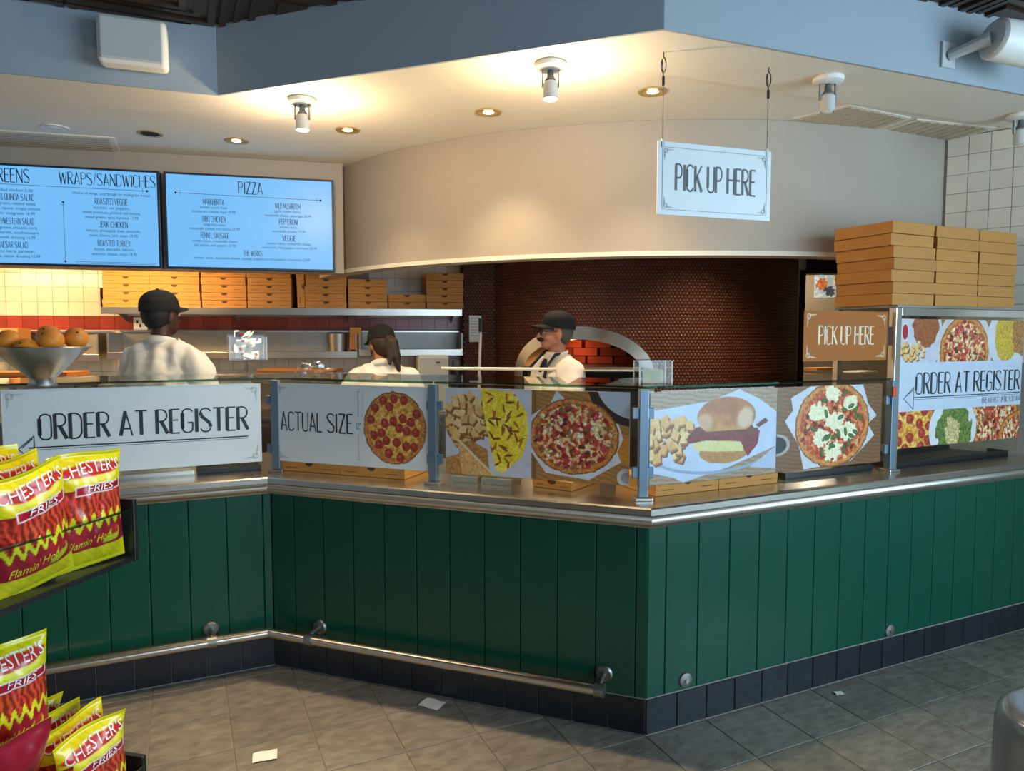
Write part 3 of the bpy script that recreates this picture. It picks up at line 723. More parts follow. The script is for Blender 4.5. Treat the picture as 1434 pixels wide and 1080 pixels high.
# ================================================================== COUNTER
ZB = 0.152; ZP = 0.885; ZTOP = 0.95
def CPF(n):
    q = mitred(CPTS, n); q[3] = q[3] - RW.d * (.386 * max(0, n)); return q
def counter_section(F, L, label, s_start, i_, base_mat='green'):
    t = thing('service_counter', label, 'counter', F.p(L / 2, 0.3, 0), 'green panelled counter sections')
    lo, hi = 0.02, L - 0.02
    a_, b_ = CPF(.03), CPF(.70); MB().prism([a_[i_] + F.d * .002, a_[i_ + 1] - F.d * .002, b_[i_ + 1] - F.d * .002, b_[i_] + F.d * .002], 0.0, ZP).build('carcass', 'oven_dark', t)
    bw = 0.165; s = s_start; edges = [0.0]
    while s < L - 0.02:
        if s > 0.02: edges.append(s)
        s += bw
    edges.append(L)
    for a, b in zip(edges[:-1], edges[1:]):
        MB().fbox(F, a + .0015, b - .0015, 0.0, 0.028, ZB + .004, ZP).build('board', 'green', t, bevel=0.0035)
    MB().fbox(F, 0, L, 0.004, 0.03, 0.0, ZB + .003).build('base_grout', 'grout', t)
    s = 0.0; k = 0.1545
    n = round(L / k); k = L / n
    tm_ = MB().fbox(F, 0, k - .004, -0.004, 0.006, 0.006, ZB - .002); o0 = None
    for i in range(n):
        if o0 is None: o0 = tm_.build('base_tile', 'black_tile', t, bevel=0.002, seg=1)
        else:
            o = linked('base_tile', o0.data, Matrix.Translation((F.d.x * k * i, F.d.y * k * i, 0)), t); b = o.modifiers.new('bevel', 'BEVEL'); b.width = .002; b.segments = 1
    return t
counter_section(LW, LWL, 'green panelled counter base behind the chip rack', 0.04, 0)
counter_section(MID, MIDL, 'green panelled counter base in the middle, between the two corners', 0.13, 1)
counter_section(RW, RWL, 'green panelled counter base on the right, below the burger poster', 0.09, 2)
top = thing('steel_countertop', 'long stainless steel countertop following the angled green counter', 'countertop', (P_OUT.x, P_OUT.y + .3, ZP))
MB().sweep(CPF, [(-0.045, ZTOP - .006), (-0.039, ZTOP), (0.74, ZTOP), (0.74, ZP + .002), (-0.02, ZP + .002), (-0.02, ZTOP - .03), (-0.045, ZTOP - .03)]).build('top_sheet', 'steel', top)
MB().sweep(CPF, [(-0.052 - .022 * math.sin(a) * 0.0 + .0, 0) for a in ()] or [(-0.02, ZTOP - .032), (-0.047, ZTOP - .032), (-0.053, ZTOP - .04), (-0.055, ZTOP - .052), (-0.05, ZTOP - .066), (-0.042, ZTOP - .072), (-0.038, ZTOP - .08), (-0.02, ZTOP - .08)]).build('front_rim', 'steel_rim', top, smooth='auto')
# foot rail on the left and middle sections
def rail_pt(F, s, n=-0.085, z=0.205): return F.p(s, n, z)
rl = thing('foot_rail', 'brushed steel foot rail along the left and middle counter', 'foot rail', (P_IN.x, P_IN.y - .1, 0))
ins = mitred(CPTS, -0.085)[1]
sE = MID.s_at(838, 965, -0.085)
MB().tube([LW.p(0.0, -0.085, .205), (ins.x, ins.y, .205), MID.p(sE, -0.085, .205)], 0.025, 18).build('rail', 'steel', rl, smooth='auto')
def bracket(F, s, par):
    m = MB(); M = (Vector((F.n.x, F.n.y, 0))).to_track_quat('Z', 'Y').to_matrix().to_4x4()
    z = .235
    m.lathe([(.001, -.012), (.03, -.012), (.036, -.005), (.036, 0)], F.p(s, -0.0005, z), 20, M)
    m.tube([F.p(s, -.008, z), F.p(s, -.06, z), F.p(s, -.085, .224)], .011, 10)
    m.lathe([(.0285, -.02), (.0285, .02)], rail_pt(F, s), 18, (Vector((F.d.x, F.d.y, 0))).to_track_quat('Z', 'Y').to_matrix().to_4x4())
    m.build('bracket', 'steel_dull', par, smooth='auto')
bracket(LW, LW.s_at(296, 893, 0), rl); bracket(MID, MID.s_at(449, 890, 0), rl); bracket(MID, MID.s_at(846, 955, 0), rl)
for px, py, lab in ((959, 952, 'round steel wall flange near the outer corner of the counter'), (1245, 883, 'round steel wall flange far along the right counter base')):
    s = RW.s_at(px, py, 0); M = (Vector((RW.n.x, RW.n.y, 0))).to_track_quat('Z', 'Y').to_matrix().to_4x4(); z = RW.z_at(px, py, 0)
    t = thing('wall_flange', lab, 'flange', RW.p(s, 0, z), 'bare rail flanges')
    MB().lathe([(.001, -.012), (.012, -.012), (.030, -.008), (.033, 0)], RW.p(s, -0.0005, z), 20, M).build('plate', 'steel_dull', t, smooth='auto')
    MB().lathe([(.001, -.018), (.009, -.018), (.009, -.011)], RW.p(s, -0.0005, z), 8, M).build('bolt', 'steel', t)
# ================================================================== GLASS GUARD
ZG = 1.41; NG = 0.105
sg = thing('sneeze_guard', 'glass sneeze guard with steel posts along the countertop', 'sneeze guard', (P_OUT.x, P_OUT.y + .15, ZTOP))
def post(c, ang, h=ZG - ZTOP - .004, w=.038):
    R = Matrix.Translation((c.x, c.y, ZTOP)) @ Matrix.Rotation(ang, 4, 'Z')
    o = MB().box(-w / 2, w / 2, -w / 2, w / 2, 0.012, h, R).build('post', 'steel_blue', sg, bevel=.002)
    MB().box(-.036, .036, -.036, .036, 0.0, .012, R).build('foot', 'steel', o, bevel=.002)
    for z in (.09, .335):
        MB().box(-.045, .045, -.008, .008, z, z + .045, R).build('clip', 'steel_blue', o, bevel=.002)
    return o
gp = mitred(CPTS, NG)
s608 = MID.s_at(608, 678, NG); s1243 = RW.s_at(1245, 662, NG); sL = LW.s_at(-60, 700, NG)
post(gp[1], (AW + AM) / 2); post(MID.p(s608, NG, 0), AM); post(gp[2], (AW + AM) / 2); post(RW.p(s1243, NG, 0), AW); post(LW.p(sL, NG, 0), AW)
for nm, F, a, b in (('pane', LW, sL + .03, LWL - .07), ('pane', MID, .09, s608 - .03), ('pane', MID, s608 + .03, MIDL - .03), ('pane', RW, .03, s1243 - .03)):
    MB().fbox(F, a, b, NG - .003, NG + .003, ZTOP + .05, ZG - .012).build('pane', 'glass', sg)
gz = (ZG, ZG + .01)
def top_glass(pts):
    m = MB().prism(pts, *gz); o = m.build('top_shelf', 'glass', sg)
    return o
g0, g1 = mitred(CPTS, NG - .03), mitred(CPTS, NG + .52)
mj0 = MID.p(s608 + .01, NG - .03, 0); mj1 = MID.p(s608 + .01, NG + .52, 0)
top_glass([g0[0], g0[1], g1[1], g1[0]]); top_glass([g0[1] + MID.d * .004, mj0, mj1, g1[1] + MID.d * .004]); mk0 = mj0 + Vector((MID.d.x, MID.d.y, 0)) * .012; mk1 = mj1 + Vector((MID.d.x, MID.d.y, 0)) * .012
top_glass([mk0, g0[2], g1[2], mk1]); e0 = RW.p(s1243 - .05, NG - .03, 0); e1 = RW.p(s1243 - .05, NG + .52, 0); top_glass([g0[2] + RW.d * .004, e0, e1, g1[2] + RW.d * .004])
for a, b in ((g0[0], g0[1]), (g0[1] + MID.d * .004, mj0), (mk0, g0[2]), (g0[2] + RW.d * .004, e0)):
    MB().tube([(a.x, a.y, ZG + .005), (b.x, b.y, ZG + .005)], .0062, 6).build('glass_edge', 'glass_edge', sg)
# ================================================================== SIGNS AND POSTERS
def board(name, label, P, w, h, parent=None, cat='sign', material='sign_white', th=.004, group=None):
    t = thing(name, label, cat, P.p(w / 2, 0, 0), group)
    m = MB(); m.add([P.p(x, y, e) for e in (-th, 0) for y in (0, h) for x in (0, w)], [(0, 2, 3, 1), (4, 5, 7, 6), (0, 1, 5, 4), (2, 6, 7, 3), (0, 4, 6, 2), (1, 3, 7, 5)]).build('panel', material, t)
    return t
def fplane(F, s, n, z): return Plane(F.p(s, n, z), (F.d.x, F.d.y, 0), (0, 0, 1))
RES = 0.0022
ZS0, ZS1 = 1.005, 1.392
NS = NG - .008
# left: ORDER AT REGISTER
a, b = LW.s_at(3, 600, NS), LW.s_at(366, 600, NS); w = b - a; h = ZS1 - ZS0
P = fplane(LW, a, NS, ZS0); t = board('register_sign', 'white ORDER AT REGISTER sign on the left glass, beside the chip rack', P, w, h)
m = MB()
xs = lambda px, py: LW.s_at(px, py, NS) - a
zs = lambda px, py: LW.z_at(px, py, NS) - ZS0
x0, x1 = xs(56, 610), xs(347, 595); display(m, 'ORDER AT REGISTER', P, x0, h * .42, h * .29, fit=x1 - x0, thick=.14, thin=.06)
line(m, P, xs(40, 630), h * .335, x1, h * .335, .006); line(m, P, xs(40, 630), h * .31, x1, h * .31, .002)
ax = xs(26, 640); bx = xs(48, 620)
for p, q in (((ax, h * .325), (bx, h * .47)), ((bx, h * .47), (bx, h * .18)), ((bx, h * .18), (ax, h * .325)), ((ax + .015, h * .34), (bx - .006, h * .44))): line(m, P, *p, *q, .004)
m.build('lettering', 'ink_dark', t)
m = MB()
for X, sx in ((.02, 1), (w - .02, -1)):
    for Y, sy in ((.02, 1), (h - .02, -1)): corner_ornament(m, P, X, Y, sx, sy, .05)
m.build('corner_ornaments', 'ink_grey', t)
# middle left: ACTUAL SIZE
a, b = MID.s_at(384, 600, NS), MID.s_at(600, 600, NS); w = b - a; P = fplane(MID, a, NS, ZS0)
t = board('actual_size_sign', 'white ACTUAL SIZE sign picturing one whole pepperoni pizza', P, w, h)
xm = lambda px: MID.s_at(px, 600, NS) - a
for wd, xa, xb in (('ACTUAL', 394, 451), ('SIZE', 459, 494)): m = MB(); display(m, wd, P, xm(xa), h * .40, h * .235, fit=xm(xb) - xm(xa), thick=.10, thin=.07); m.build('lettering', 'ink_dark', t)
m = MB(); X = xm(502); line(m, P, X, .03, X, h * .40, .0015); line(m, P, X, h * .60, X, h - .03, .0015); line(m, P, X - .01, .03, X + .01, .03, .0015); line(m, P, X - .01, h - .03, X + .01, h - .03, .0015)
display(m, '12"', P, X, h * .46, .03, 'c', thick=.09, thin=.09)
for Y, sy in ((.02, 1), (h - .02, -1)): corner_ornament(m, P, .02, Y, 1, sy, .05)
m.build('dimension_line', 'ink_grey', t)
cx, rx = xm(552.5), (xm(596) - xm(509)) / 2; ik = Ink(2 * rx + .006, h * .92, RES * .8); ik.fill(np.ones_like(ik.x), '#e2e5e7'); ik.pizza(ik.w / 2, ik.h / 2, rx, h * .44, 'pep', 3)
ik.mesh('printed_pizza', P, cx - ik.w / 2, h * .035, t)
# middle right: omelette and pizza posters
a, b, c = MID.s_at(624, 600, NS), MID.s_at(744, 600, NS), MID.s_at(881, 600, NS)
P = fplane(MID, a, NS, ZS0); w = b - a
t = board('omelette_poster', 'food poster of a yellow omelette, potato cubes and toast', P, w, h, cat='poster')
ik = Ink(w, h, RES); n1 = ik.noise(.03, 4); n2 = ik.noise(.006, 5); ik.fill(np.ones_like(ik.x), '#c9c6cf', .05, n1)
ik.fill(ik.ell(w * .22, h * .62, w * .22, h * .30, 0, n1, .1), '#8a5c34', .3, n2); ik.cubes(w * .0, w * .48, h * .35, h * .95, .026, 90, 2)
om = ik.poly([(w * .42, h * 1.0), (w * .8, h * .97), (w * .95, h * .75), (w * .97, h * .5), (w * .9, h * .25), (w * .68, h * .04), (w * .6, h * .07), (w * .52, h * .4), (w * .46, h * .7)])
ik.fill(om, '#f2cf2e', .22, n2); ik.fill(om * np.clip((n1 - .5) * 6, 0, 1), '#f8e25a', .15, n2)
r = np.random.RandomState(8)
for k in range(42):
    X, Y = w * (.52 + .38 * r.rand()), h * (.1 + .85 * r.rand()); ik.fill(om * ik.ell(X, Y, .02, .005, r.rand() * PI, n2, .3), ['#9a4a24', '#b8662c', '#7c3a1c'][r.randint(3)])
for q, c_ in (([(0, h * .0), (w * .22, 0), (w * .22, h * .25), (0, h * .18)], '#b98248'), ([(w * .16, h * .36), (w * .3, h * .40), (w * .5, h * .3), (w * .52, h * .08), (w * .24, 0)], '#b07a40'), ([(w * .14, h * .38), (w * .2, h * .0), (w * .58, 0)], '#d9a866')):
    ik.fill(ik.poly(q), c_, .3, n2)
ik.fill(ik.poly([(w * .13, h * .40), (w * .16, h * .41), (w * .60, h * .0), (w * .56, 0)]), '#e6c9a0')
ik.mesh('picture', P, 0, 0, t)
P = fplane(MID, b + .002, NS, ZS0); w = c - b
t = board('meat_pizza_poster', 'food poster of a meat-topped pizza beside a beer glass', P, w, h, cat='poster')
ik = Ink(w, h, RES); ik.wood('#a8753f', .25, 6); n1 = ik.noise(.03, 4); n2 = ik.noise(.006, 5)
ik.fill(ik.poly([(0, 0), (.02, 0), (.02, h), (0, h)]), '#8a5c2c'); ik.fill(ik.poly([(w * .26, h), (w * .44, h * .82), (w * .8, h * .95), (w * 1, h * .3), (w * .6, h * .03), (w * .15, h * .08), (0, h * .3), (0, h * .72), (w * .2, h * .86)]), '#d6d3d6', .05, n1)
ik.fill(ik.ell(w * 1.05, h * 1.1, w * .47, h * .47), '#3a2c26'); ik.fill(ik.ell(w * 1.08, h * 1.14, w * .42, h * .43), '#b9bfc9')
ik.pizza(w * .44, h * .5, w * .46, h * .42, 'works', 9)
ik.fill(ik.poly([(w * .88, h * .35), (w * .95, h * .53), (w, h * .53), (w, h * .2), (w * .93, h * .22)]), '#c9822c', .2, n2); ik.fill(ik.ell(w * .98, h * .08, w * .1, h * .1), '#cfc9c6'); ik.fill(ik.ell(w * .98, h * .08, w * .06, h * .06), '#a59a94')
ik.mesh('picture', P, 0, 0, t)
# right: burger poster and margherita poster
a, b, c = RW.s_at(910, 600, NS), RW.s_at(1087, 600, NS), RW.s_at(1233, 600, NS)
P = fplane(RW, a, NS, ZS0); w = b - a
t = board('burger_poster', 'food poster of a bacon and cheese breakfast bun with potatoes', P, w, h, cat='poster')
ik = Ink(w, h, RES); n1 = ik.noise(.04, 14); n2 = ik.noise(.006, 15); ik.wood('#9c8468', .1, 3)
ik.fill(ik.poly([(0, h * .80), (w * .45, h * .88), (w * .68, h * 1.0), (w * .85, h * .88), (w, h * .72), (w, h * .32), (w * .6, h * .12), (w * .25, h * .0), (w * .18, h * .06), (0, h * .14)]), '#bccbe0', .05, n1)
ik.fill(ik.ell(w * .5, h * .42, w * .55, h * .36) * (1 - ik.ell(w * .5, h * .44, w * .55, h * .345)), '#93a3ba')
ik.fill(ik.poly([(w * .78, h * .1), (w, h * .32), (w, h * .05)]), '#aebdd2'); ik.cubes(-w * .05, w * .33, h * .22, h * .75, .03, 60, 5)
ik.fill(ik.ell(w * .56, h * .5, w * .28, h * .14, 0, n1, .1), '#6e2c20', .35, n2)
ik.fill(ik.ell(w * .57, h * .30, w * .2, h * .13, 0, n1, .03), '#b5803f', .2, n2)
ik.fill(ik.poly([(w * .31, h * .46), (w * .72, h * .40), (w * .72, h * .29), (w * .5, h * .31), (w * .33, h * .34)]), '#d9d08c', .06, n2)
ik.fill(ik.poly([(w * .26, h * .48), (w * .5, h * .52), (w * .74, h * .46), (w * .86, h * .52), (w * .84, h * .36), (w * .76, h * .22), (w * .70, h * .40), (w * .5, h * .46), (w * .3, h * .42)]), '#7c2420', .4, n2)
ik.fill(ik.poly([(w * .82, h * .58), (w * .9, h * .66), (w * .93, h * .62), (w * .85, h * .55)]), '#6e2420')
bun = ik.ell(w * .585, h * .70, w * .235, h * .22) * np.clip((ik.y - h * (.535 - .0)) / .004, 0, 1); ik.fill(bun, '#b8783c', .2, n1); ik.fill(bun * ik.ell(w * .57, h * .82, w * .17, h * .10, 0, n1, .3, .03) * .7, '#9c5a26'); ik.fill(bun * np.clip(1 - (ik.y - h * .535) / (h * .09), 0, 1) * .6, '#d9ab6c')
ik.fill(bun * ik.ell(w * .41, h * .65, w * .06, h * .09, .2, n1, .5, .02) * .45, '#e9dcc8'); ik.fill(bun * ik.ell(w * .73, h * .68, w * .055, h * .11, -.2, n1, .6, .02) * .6, '#ece2d2')
ik.mesh('picture', P, 0, 0, t)
P = fplane(RW, b + .003, NS, ZS0); w = c - b
t = board('margherita_poster', 'food poster of a margherita pizza with basil leaves on dark wood', P, w, h, cat='poster')
ik = Ink(w, h, RES); ik.wood('#7a5434', .12, 21); n1 = ik.noise(.03, 24)
ik.fill(ik.poly([(w * .12, h * .87), (w * .3, h), (w * .8, h), (w * .86, h * .75), (w * .95, h * .6), (w * .86, h * .5), (w * .93, h * .35), (w * .7, h * .05), (w * .25, h * .0), (w * .2, h * .3), (w * .07, h * .6), (w * .14, h * .72)]), '#c9cdd6', .05, n1)
ik.pizza(w * .52, h * .52, w * .355, h * .52, 'marg', 31); ik.fill(ik.ell(w * .0, h * .32, w * .12, h * .13), '#a8a49c'); ik.fill(ik.ell(w * .0, h * .32, w * .09, h * .10), '#23242a')
ik.mesh('picture', P, 0, 0, t)
# tall guard on the right
ZH = 1.765; S1 = 2.572
tg = thing('display_case', 'tall steel-framed glass display case at the right end of the counter', 'display case', RW.p((s1243 + S1) / 2, .3, ZTOP))
MB().fbox(RW, s1243 - .002, s1243 + .038, NG - .012, NG + .03, ZTOP, ZH).build('frame_post', 'steel', tg, bevel=.002)
MB().fbox(RW, s1243 + .04, S1, NG - .012, NG + .03, ZH - .04, ZH).build('frame_rail', 'steel', tg, bevel=.002)
MB().prism([RW.p(s1243, NG - .014, 0), RW.p(S1, NG - .014, 0), RW.p(S1 - .14, NG + .36, 0), RW.p(s1243, NG + .36, 0)], ZH + .001, ZH + .012).build('case_top', 'steel_dull', tg)
MB().fbox(RW, s1243 + .04, S1, NG - .002, NG + .004, ZTOP + .03, ZH - .04).build('pane', 'glass', tg)
MB().fbox(RW, s1243 - .002, s1243 + .036, NG + .33, NG + .36, ZTOP, ZH).build('frame_post', 'steel', tg, bevel=.002)
a = RW.s_at(1250, 560, NS); z0 = 1.06; zt = ZH - .055
b = S1; w = b - a; hh = zt - z0; P = fplane(RW, a, NS, z0)
t = board('large_register_sign', 'large ORDER AT REGISTER sign with food photos on the tall case', P, w, hh)
ik = Ink(w, hh, RES); ik.fill(np.ones_like(ik.x), '#8e6a48'); ik.wood('#8e6a48', .1, 2); n1 = ik.noise(.04, 3); n2 = ik.noise(.006, 7)
H = hh; k = w / .62
fx = lambda px: RW.s_at(px, 560, NS) - a
rr = lambda p, q: (fx(q) - fx(p)) / 2
ik.fill(ik.ell(fx(1283), H * .88, rr(1252, 1318), .21), '#c4c6d0', .05, n1); ik.fill(ik.ell(fx(1264), H * .90, .026, .045), '#e0dcdc'); ik.fill(ik.ell(fx(1264), H * .90, .021, .038), '#a8262a', .3, n2)
ik.fill(ik.ell(fx(1293), H * .93, rr(1278, 1312), .10, 0, n1, .2), '#9c5830', .35, n2); ik.cubes(fx(1255), fx(1292), H * .68, H * .83, .016, 60, 3)
ik.fill(ik.ell(fx(1348), H * .76, rr(1310, 1388), .22), '#c9c4c0', .05, n1); ik.pizza(fx(1348), H * .74, rr(1314, 1382), .19, 'works', 41)
ik.fill(ik.ell(fx(1416), H * .86, rr(1380, 1452), .19), '#cfd0d8', .04, n1); ik.fill(ik.ell(fx(1405), H * .87, rr(1390, 1420), .14, 0, n1, .15), '#c9a634', .35, n2); ik.fill(ik.ell(fx(1427), H * .90, rr(1413, 1441), .12, 0, n1, .2), '#a8733c', .45, n2)
ik.pizza(fx(1270), H * .15, rr(1230, 1312), .2, 'pep', 44); ik.pizza(fx(1392), H * .2, rr(1358, 1426), .19, 'works', 45); ik.pizza(fx(1436), H * .03, rr(1400, 1470), .14, 'works', 46)
ik.fill(ik.ell(fx(1336), H * .12, rr(1303, 1369), .17), '#d6d8dc'); ik.fill(ik.ell(fx(1338), H * .10, rr(1312, 1362), .14, 0, n1, .2), '#66783a', .6, n2); ik.fill(ik.ell(fx(1336), H * .09, .06, .08, 0, n1, .5), '#c9b47c', .5, n2)
ik.fill(ik.poly([(0, H * .285), (w, H * .285), (w, H * .665), (0, H * .665)]), '#c3cede', .03, n1)
ik.mesh('picture', P, 0, 0, t)
m = MB(); x0, x1 = fx(1282), fx(1426); display(m, 'ORDER AT REGISTER', P, x0, H * .415, H * .165, fit=x1 - x0, thick=.14, thin=.06)
line(m, P, fx(1279), H * .39, x1 + .01, H * .39, .005); line(m, P, fx(1279), H * .375, x1 + .01, H * .375, .002)
ax, bx = fx(1265), fx(1279)
for p, q in (((ax, H * .385), (bx, H * .47)), ((bx, H * .47), (bx, H * .30)), ((bx, H * .30), (ax, H * .385)), ((ax + .008, H * .395), (bx - .004, H * .45))): line(m, P, *p, *q, .004)
m.build('lettering', 'ink_dark', t)
m = MB(); display(m, 'BREAKFAST UNTIL 9:30 AM', P, fx(1375), H * .315, H * .045, fit=fx(1427) - fx(1375), thick=.12, thin=.09); m.build('small_lettering', 'ink_grey', t)
# brown PICK UP HERE sign
NP = NG + .02
z0 = RW.z_at(1185, 505, NP); a, b = RW.s_at(1126, 470, NP), RW.s_at(1243, 470, NP); w = b - a - .004; h2 = RW.z_at(1185, 436, NP) - z0; P = fplane(RW, a, NP, z0)
t = board('brown_pickup_sign', 'brown cardboard PICK UP HERE sign standing beside the tall case', P, w, h2, material='card_print')
m = MB(); display(m, 'PICK UP HERE', P, w * .17, h2 * .33, h2 * .37, fit=w * .66, thick=.14, thin=.06)
m.build('lettering', 'ink_cream', t); m = MB()
for X, sx in ((.018, 1), (w - .018, -1)):
    for Y, sy in ((.018, 1), (h2 - .018, -1)): corner_ornament(m, P, X, Y, sx, sy, .045, .0022)
m.build('corner_ornaments', 'ink_cream', t)
MB().fbox(RW, b - .05, b + .012, NP + .005, NP + .012, z0 + h2 * .3, z0 + h2 * .7).build('mounting_strap', 'steel_dull', t)
# hanging PICK UP HERE sign
HA = at_z(930, 72, ZC); HB = at_z(1075, 95, ZC); hd = Vector((HB.x - HA.x, HB.y - HA.y, 0)).normalized()
SA = at_y(920, 300, HA.y - .005); yA = HA.y
bl = at_y(920, 300, HA.y); br_ = at_y(1078, 308, HB.y); tl = at_y(921, 197, HA.y)
w = (br_ - bl).length; hs = tl.z - bl.z; r_ = Vector((br_.x - bl.x, br_.y - bl.y, 0)).normalized(); P = Plane(bl, r_, (0, 0, 1))
t = board('hanging_pickup_sign', 'white PICK UP HERE sign hanging on two wires from the ceiling', P, w, hs, th=.005)
m = MB(); display(m, 'PICK UP HERE', P, w * .155, hs * .345, hs * .36, fit=w * .70, thick=.15, thin=.07); m.build('lettering', 'ink_grey', t)
m = MB()
i_ = .022
for p, q in (((i_, i_), (w - i_, i_)), ((w - i_, i_), (w - i_, hs - i_)), ((w - i_, hs - i_), (i_, hs - i_)), ((i_, hs - i_), (i_, i_))): line(m, P, *p, *q, .0015)
for X, sx in ((i_ + .008, 1), (w - i_ - .008, -1)):
    for Y, sy in ((i_ + .008, 1), (hs - i_ - .008, -1)): corner_ornament(m, P, X, Y, sx, sy, .035)
m.build('border', 'ink_grey', t)
for X, hk in ((.022, HA), (w - .022, HB)):
    p = P.p(X, hs - .005, -.002); q = Vector((p.x, p.y, ZC))
    MB().tube([p, q - Vector((0, 0, .13))], .0014, 5).build('wire', 'wire', t)
    MB().tube([q - Vector((0, 0, .13)), q - Vector((0, 0, .095))], .006, 8).build('ferrule', 'black_plastic', t)
    MB().tube([q, q - Vector((0, 0, .02))] + [q + Vector((.010 * math.sin(g), 0, -.02 - .03 + .03 * math.cos(g))) for g in np.linspace(0, 5.6, 14)] + [q - Vector((0, 0, .095))], .0025, 6).build('hook', 'wire', t)
    MB().box(-.006, .006, -.006, .003, -.02, .014, Matrix.Translation(p) @ Matrix.Rotation(math.atan2(r_.y, r_.x), 4, 'Z')).build('sign_clip', 'steel_dull', t)
# ================================================================== MENU SCREENS
def tv(s0, s1, label):
    P = fplane(TVF, s0, 0.0, 2.05); w = s1 - s0; h = .60
    t = thing('menu_screen', label, 'screen', TVF.p((s0 + s1) / 2, 0, 2.05), 'menu screens')
    m = MB(); m.fbox(TVF, s0, s1, 0.001, .06, 2.05, 2.65); m.build('housing', 'bezel', t, bevel=.003)
    MB().fbox(TVF, s0 + .3, s1 - .3, .06, .10, 2.2, 2.5).build('wall_mount', 'black_plastic', t)
    b = .014; o = MB().add([P.p(b, b, .0015), P.p(w - b, b, .0015), P.p(w - b, h - b, .0015), P.p(b, h - b, .0015)], [(0, 1, 2, 3)]).build('display_panel', 'screen', t)
    return t, o, P, w, h
def uv(P, w, h): 
    return P
t, scr, P, w, h = tv(0.0, 1.03, 'right menu screen listing PIZZA choices on pale blue')
E = .003
class Off(Plane):
    def __init__(s, P): s.o = P.o + P.n * .0012; s.r = P.r; s.u = P.u; s.n = P.n
P = Off(P); m = MB()
def X2(px, py): return TVF.s_at(px, py, 0)
def Z2(px, py): return TVF.z_at(px, py, 0) - 2.05
display(m, 'PIZZA', P, X2(351, 265), Z2(351, 272), .075, 'c', fit=.145, thick=.10, thin=.06)
xa, za, xb, zb = X2(246, 270), Z2(246, 270), X2(449, 281), Z2(449, 281); line(m, P, xa, za, xb, zb, .0025); dot(m, P, xa, za, .007); dot(m, P, xb, zb, .007); line(m, P, xa + .025, za - .015, xa + .025, za + .015, .002); line(m, P, xb - .025, zb - .015, xb - .025, zb + .015, .002)
PZ = [('MARGHERITA', ['tomato sauce, fresh', 'mozzarella cheese, basil 19.99'], 299, 283), ('BBQ CHICKEN', ['tangy bbq sauce', 'mozzarella cheese, red onions 21.99'], 300, 307), ('FENNEL SAUSAGE', ['tomato sauce, mozzarella cheese', 'red onions, red peppers 21.99'], 301, 330),
      ('WILD MUSHROOM', ['garlic cream sauce,', 'mozzarella cheese, asparagus 20.99'], 403, 289), ('PEPPERONI', ['tomato sauce,', 'mozzarella cheese, 17.99'], 404, 311), ('VEGGIE', ['tomato sauce, mozzarella cheese,', 'mushrooms, red peppers, red onions 20.99'], 405, 334), ('THE WORKS', ['tomato sauce, mozzarella cheese, sausage, pepperoni, red peppers, red onions 22.99'], 354, 355)]
for head, lines, px, py in PZ:
    X, Z = X2(px, py), Z2(px, py)
    display(m, head, P, X, Z - .017, .034, 'c', fit=.0105 * len(head) + .02, thick=.12, thin=.08)
    for k, l in enumerate(lines): small_text(m, l, P, X, Z - .042 - k * .027, .023, 'c', fit=.0086 * len(l))
m.build('lettering', 'screen_ink', scr)
t, scr, P, w, h = tv(-1.055, -.025, 'left menu screen listing GREENS and WRAPS/SANDWICHES on pale blue')
P = Off(P); o_ = 1.055; m = MB()
display(m, 'GREENS', P, X2(14, 245) + o_, Z2(14, 255), .078, 'c', fit=.20, thick=.10, thin=.06); display(m, 'WRAPS/SANDWICHES', P, X2(151, 253) + o_, Z2(151, 260.5), .072, 'c', fit=.53, thick=.10, thin=.05)
xb, zb = X2(206, 268) + o_, Z2(206, 268); line(m, P, .06, zb + .006, xb, zb, .0025); dot(m, P, xb, zb, .007); line(m, P, xb - .025, zb - .015, xb - .025, zb + .015, .002); X = X2(90, 320) + o_
line(m, P, X, .03, X, .385, .002); dot(m, P, X, .385, .006); dot(m, P, X, .03, .006); line(m, P, X - .014, .37, X + .014, .37, .002)
small_text(m, 'choice of wrap, sourdough or multigrain bread', P, X2(156, 270) + o_, Z2(156, 274), .024, 'c', fit=.43); small_text(m, 'add grilled chicken 5.00', P, X2(14, 263) + o_, Z2(14, 268), .024, 'c', fit=.24)
MN = [('ROASTED VEGGIE', ['zucchini, red peppers,', 'sweet potatoes, pickled red onions,', 'mixed greens, spicy hummus 17.99'], 156, 283), ('JERK CHICKEN', ['lettuce, pineapple slaw, avocado,', 'swiss cheese, jerk mayo 19.95'], 159, 315), ('ROASTED TURKEY', ['bacon, avocado, lettuce,', 'american cheese, mayo 19.95'], 160, 341),
      ('KALE & QUINOA SALAD', ['mixed greens, roasted sweet', 'potatoes, raisins, crispy onions,', 'balsamic vinaigrette 16.99'], 16, 276), ('SOUTHWESTERN SALAD', ['mixed greens, avocado, corn,', 'crispy tortilla, southwestern', 'buttermilk dressing 16.99'], 18, 310), ('CAESAR SALAD', ['romaine hearts, parmesan,', 'croutons, caesar dressing 15.99'], 18, 343)]
for head, lines, px, py in MN:
    X, Z = X2(px, py) + o_, Z2(px, py)
    display(m, head, P, X, Z - .017, .036, 'c', fit=.0115 * len(head) + .02, thick=.12, thin=.08)
    for k, l in enumerate(lines): small_text(m, l, P, X, Z - .045 - k * .029, .025, 'c', fit=.0093 * len(l))
for k in range(2): line(m, P, X2(106, 362) + o_, .030 - k * .010, X2(218, 366) + o_, .030 - k * .010, .0022)
m.build('lettering', 'screen_ink', scr)
